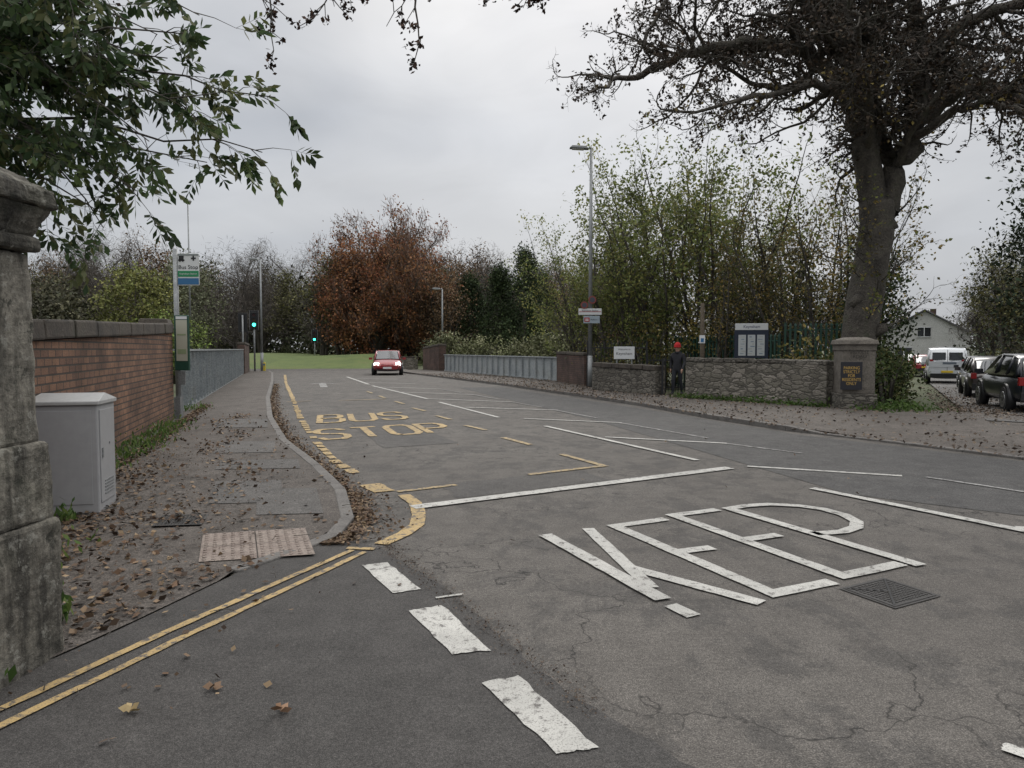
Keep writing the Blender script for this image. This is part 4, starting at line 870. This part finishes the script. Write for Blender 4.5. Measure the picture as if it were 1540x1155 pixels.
shrub('buddleia_shrub',[((-5.2,56,1.2),(1.8,1.4,1.5),50,60,.3),((-2.2,54,1.0),(2,1.2,1.4),50,60,.3),((1.2,50,1.0),(1.8,1.2,1.3),50,60,.3),((2.2,42,1.0),(1.3,1.2,1.4),40,60,.3)],[(.15,.16,.08),(.19,.19,.11),(.11,.12,.055)],.2,M_leafd)
place('bare_tree',vC[0],(-25,46,0),1,.7); place('bare_tree',vC[1],(-31,52,0),2,.9); place('bare_tree',vC[1],(-20,53,0),2.5,.85); place('bare_tree',vC[0],(4.2,48,0),3,.7)
place('autumn_tree',vD[1],(-6.3,74,0),1,.95)
G=MB(); nx,ny=40,14
for j in range(ny):
    for i in range(nx):
        x=-48+i*1.0; y=57+j*2.2; z=1.15*min(1,j/3)*(1 if x<-13 else max(0,1-(x+13)/4))*(.9+.1*math.sin(x*.4)) -.02; G.v.append((x,y+(.02*(x+20)**2*.1),z))
for j in range(ny-1):
    for i in range(nx-1): k=j*nx+i; G.f.append((k,k+1,k+nx+1,k+nx)); G.m.append(0); G.sm.append(True)
G.obj('grass_bank',[M_grass])

# --- foreground overhanging tree (left)
def ash():
    e=empty('overhanging_tree'); rng=random.Random(21); G=MB()
    G.tube([(-8.6,8.4,-.3),(-8.5,8.3,2),(-8.3,8.2,4.5),(-8.0,8,7),(-7.6,8,9)],[.3,.26,.22,.16,.1],12)
    ends=[(-2.3,7.0,3.95),(-2.5,7.2,3.45),(-2.9,6.6,4.35),(-2.75,6.8,3.9),(-3.4,7,5.1),(-3.1,7.4,3.4),(-3.5,6.8,3.0),(-4.2,7.5,2.75),(-4.0,6.5,3.2),(-3.5,6.2,5.0),(-4.5,6.6,4.1),(-4.7,7,3.0),(-3.9,7.2,4.4),(-3.6,6.4,4.5),(-4.4,6.8,4.9),(-4.9,6.8,4.5),(-4.3,7.2,3.5),(-5.0,7.4,3.7),(-4.2,7,5.3),(-3.4,6.6,3.9),(-4.9,7.5,2.75),(-4.3,6.2,3.9),(-4.9,7.2,5.2),(-3.6,7.4,4.7),
     (-2.9,7.2,3.7),(-4.6,6.6,2.95),(-4.0,7.0,2.85),(-3.7,7.0,3.6),(-3.9,6.4,4.8),(-3.3,7.0,4.3),(-4.6,7.0,3.9),(-4.1,6.8,4.6),(-3.0,6.9,4.7),(-4.7,6.4,4.7),(-3.3,6.6,3.4),(-5.2,7.6,3.3)]
    spr=[]
    for q in ends:
        q=Vector(q); s=Vector((-8.2,8.1,rng.uniform(3.6,6.0))); mid=s.lerp(q,.5)+Vector((0,0,.7+rng.uniform(-.2,.3))); pts=[]
        for i in range(13):
            t=i/12; p=s*(1-t)**2+mid*2*t*(1-t)+q*t*t+ (rv(rng)*.035 if i else Vector()); pts.append(p)
        G.tube([tuple(p) for p in pts],[.030*(1-t/12)+.005 for t in range(13)],5,cap=False)
        for i in range(5,13):
            for k in range(2):
                d=((pts[i]-pts[i-1]).normalized()+rv(rng)*.6).normalized(); L=rng.uniform(.15,.42); a=pts[i].lerp(pts[i-1],rng.random()); b=a+d*L+Vector((0,0,-.04))
                G.tube([tuple(a),tuple(a.lerp(b,.5)+Vector((0,0,.02))),tuple(b)],[.006,.004,.0025],3,cap=False); spr.append((b,d))
                if rng.random()<.4: spr.append((a.lerp(b,.5),d))
    C=[];A=[];S=[];gr=[]
    for gi,(b,d) in enumerate(spr):
        for q in range(rng.choice((1,2,2,3))):
            dd=(d+rv(rng)*.6+Vector((0,0,-.7))).normalized(); L=rng.uniform(.20,.34); sd=dd.cross(rv(rng)).normalized()
            G.tube([tuple(b),tuple(b+dd*L)],[.002,.0015],3,cap=False)
            for j in range(4):
                t=.25+.22*j; c=b+dd*L*t
                for s in(-1,1):
                    if rng.random()<.08: continue
                    ax=(dd*.6+sd*s*.8+Vector((0,0,-.35))).normalized(); ls=rng.uniform(.085,.15); C.append(tuple(c+ax*ls*.5)); A.append(tuple(ax)); S.append(ls); gr.append(gi)
            C.append(tuple(b+dd*(L+.05))); A.append(tuple(dd)); S.append(.13); gr.append(gi)
    gr=np.array(gr); leafobj('foliage',np.array(C),np.array(S),pal(len(C),[(.045,.075,.03),(.062,.098,.038),(.036,.062,.027),(.09,.125,.045),(.10,.11,.045)],.25,gr),.42,M_leaf,e,axis=np.array(A)*3)
    P2=[(-8.0,8,6.6),(-6,8.1,7.2),(-4,8.1,6.7),(-2.6,8,6.1),(-1.4,7.9,5.95),(-.3,7.9,5.9),(.4,7.9,5.6)]; sm=[Vector(p) for p in P2]
    G.tube(P2,[.14,.11,.09,.07,.05,.035,.015],8,cap=False); C=[]
    for i in range(34):
        t=rng.uniform(1.9,6); k=min(5,int(t)); a=sm[k].lerp(sm[k+1],t-k); L=rng.uniform(.6,1.6) if a.x<-1.0 else rng.uniform(.3,.6)
        if -.8<a.x<-.1: L*=.45
        d=Vector((rng.uniform(-.6,.6),rng.uniform(-.3,.3),-.8)).normalized(); pts=[a]
        for s in range(7): d=(d+rv(rng)*.25+Vector((0,0,.05 if s>3 else -.03))).normalized(); pts.append(pts[-1]+d*L/7)
        G.tube([tuple(p) for p in pts],[.018-.0019*s for s in range(8)],4,cap=False)
        for s in range(2,8):
            for kk in range(2):
                dd=(d+rv(rng)*.8).normalized(); b=pts[s]+dd*rng.uniform(.05,.22); G.tube([tuple(pts[s]),tuple(b)],[.006,.004],3,cap=False)
                if rng.random()<.8: C+= [tuple(b+rv(rng)*.026) for _ in range(11)]
    C=np.array(C); leafobj('seed_clusters',C,N.uniform(.035,.085,len(C)),pal(len(C),[(.05,.03,.025),(.03,.022,.018),(.08,.045,.03)]),.6,M_dry,e)
    G.obj('trunk_and_branches',[M_bark2],e)
ash()

# ------------------------------------------------------------ fallen leaves
def scatter(name,pts,size,zf,cols,asp=.65):
    pts=np.array(pts); z=np.array([zf(x,y) for x,y in pts]); C=np.column_stack([pts,z+N.uniform(.008,.026,len(pts))])
    leafobj(name,C,N.uniform(.4,1.3,len(C))*size,pal(len(C),cols,.35),asp,M_dry,flat=.28)
LC=[(.125,.083,.052),(.09,.06,.04),(.165,.112,.07),(.072,.049,.035),(.21,.15,.09),(.11,.066,.04)]
def ontact(x,y): return any((Vector((x,y))-t).length<.27 for t in TACT)
pts=[]
for i in range(4600):
    y=2.6+R.random()**1.3*16; a=wallx(y)+.2; wd=(kerbx(y)-a); pts.append((a+abs(R.gauss(0,.20))*wd*(.9 if y<9 else .35),y))
for i in range(2400):
    y=R.uniform(2.6,6.6); a=wallx(y)+.1; pts.append((a+abs(R.gauss(0,.42))*(kerbx(y)-a)*.9,y))
for i in range(600): y=R.uniform(2.5,16); pts.append((R.uniform(wallx(y)+.1,kerbx(y)-.1),y))
for i in range(600): y=R.uniform(2.4,5.2); pts.append((kerbx(y)-abs(R.gauss(0,.5)),y))
for i in range(600): y=R.uniform(6.6,16); c=wallx(y)*.42+kerbx(y)*.58+.25*math.sin(y*1.7); pts.append((c+R.gauss(0,.13),y))
pts=[p for p in pts if wallx(p[1])+.12<p[0]<kerbx(p[1])-.02 and (not ontact(*p) or R.random()<.10)]
scatter('fallen_leaves',pts,.056,lambda x,y:PZ(y),LC)
pts=[]
for i in range(6500): y=5.6+R.random()**1.5*26; pts.append((kerbx(y)+.02+abs(R.gauss(0,.13 if y>7 else .09)),y))
for i in range(260): y=R.uniform(5.7,7.6); pts.append((kerbx(y)+abs(R.gauss(0,.25)),y))
for i in range(40): pts.append((R.uniform(-3,5),R.uniform(2.4,14)))
for i in range(40): pts.append((R.gauss(-1.6,.35),R.uniform(2.3,5)))
scatter('fallen_leaves',[p for p in pts if p[0]>kerbx(p[1])],.045,lambda x,y:.006,LC)
pts=[]
for i in range(1500): t=R.random()**1.5; pts.append((-1.05+1.35*t+R.gauss(0,.05)+.05,5.6-2.6*t+R.gauss(0,.07)))
scatter('leaf_debris',pts,.014,lambda x,y:-.002,[(.07,.05,.037),(.095,.07,.05),(.05,.038,.03)])
pts=[]
for i in range(3200): y=2.6+R.random()*8; a=wallx(y)+.2; pts.append((a+abs(R.gauss(0,.4))*(kerbx(y)-a),y))
for i in range(1500): y=5.6+R.random()*9; pts.append((kerbx(y)+abs(R.gauss(0,.2)),y))
scatter('leaf_debris',pts,.022,lambda x,y:PZ(y)-.002 if x<kerbx(y) else .003,[(.09,.06,.042),(.12,.085,.055),(.06,.043,.033)])
pts=[]
for i in range(8000):
    y=9+R.random()**1.2*34; a,b=kr(y)-.2,rw(y)+.1; u=R.betavariate(.6,.6)
    pts.append((a+(b-a)*u,y))
LR=[(.115,.085,.063),(.085,.063,.048),(.145,.107,.078),(.07,.053,.041),(.18,.14,.10)]
scatter('fallen_leaves',pts,.07,lambda x,y:(.095 if y>13.5 else .05)+H(x,y),LR)
pts=[]
for i in range(3400):
    t=abs(R.gauss(0,9)); q=st+D*t+Nn*(abs(R.gauss(0,1.2))-.6); pts.append((q.x,q.y))
for i in range(700): q=st+D*R.uniform(0,14)+Nn*R.uniform(0,8); pts.append((q.x,q.y))
scatter('fallen_leaves',pts,.075,lambda x,y:H(x,y)+.06,LR)
for x,y,c in ((-1.62,2.98,(.42,.32,.17)),(-.98,2.98,(.26,.16,.10)),(-1.35,3.18,(.17,.11,.07))):
    C=np.array([[x+.02*math.cos(a),y+.02*math.sin(a),.02+.004*k] for k,a in enumerate((0,1.2,2.4,3.6,4.8))]); A=np.array([[math.cos(a),math.sin(a),.25] for a in (0,1.2,2.4,3.6,4.8)])*4
    leafobj('fallen_leaf',C,np.full(5,.055),pal(5,[c],.1),.6,M_dry,axis=A)
G=MB()
for i in range(60):
    y=R.uniform(2.5,8); x=R.uniform(wallx(y),kerbx(y)+.6); a=R.uniform(0,3.14); L=R.uniform(.05,.16); z=(PZ(y) if x<kerbx(y) else 0)+.02
    G.tube([(x,y,z),(x+L*.5*math.cos(a),y+L*.5*math.sin(a),z+.006),(x+L*math.cos(a+.3),y+L*math.sin(a+.3),z)],[.003,.0025,.0015],4)
G.obj('fallen_twigs',[M_bark2])
C=[];A=[]
for (x,y,k,sp) in [(-5.15,9.5,150,.22),(-5.5,10.6,260,.3),(-5.9,12.0,220,.3),(-6.3,13.2,160,.28),(-4.7,8.3,60,.15),(-3.9,6.25,50,.08),(-2.55,3.95,70,.07),(-3.1,4.4,60,.2),(-3.4,5.2,40,.2),(-7.6,17,120,.3),(-2.35,3.1,30,.08)]:
    for i in range(k):
        C.append((x+R.gauss(0,sp*.5),y+R.gauss(0,sp),PZ(y)+.02+abs(R.gauss(0,.08)))); A.append((R.gauss(0,.5),R.gauss(0,.5),1))
C=np.array(C); leafobj('weeds',C,N.uniform(.04,.11,len(C)),pal(len(C),[(.09,.15,.035),(.06,.11,.03),(.13,.18,.05)]),.35,M_leaf,axis=np.array(A)*1.5)
C=[]
for i in range(700):
    t=R.random(); C.append((5.2+3*t-.3+R.gauss(0,.1),22.0-3.8*t-.25+R.gauss(0,.12),.1+abs(R.gauss(0,.07))))
for i in range(500): C.append((9.3+R.gauss(0,.5),17.2+R.gauss(0,.3),.08+abs(R.gauss(0,.1))))
C=np.array(C); leafobj('weeds',C,N.uniform(.07,.15,len(C)),pal(len(C),[(.05,.09,.02),(.08,.13,.03)]),.4,M_leaf)
print('faces',sum(len(m.polygons) for m in bpy.data.meshes))
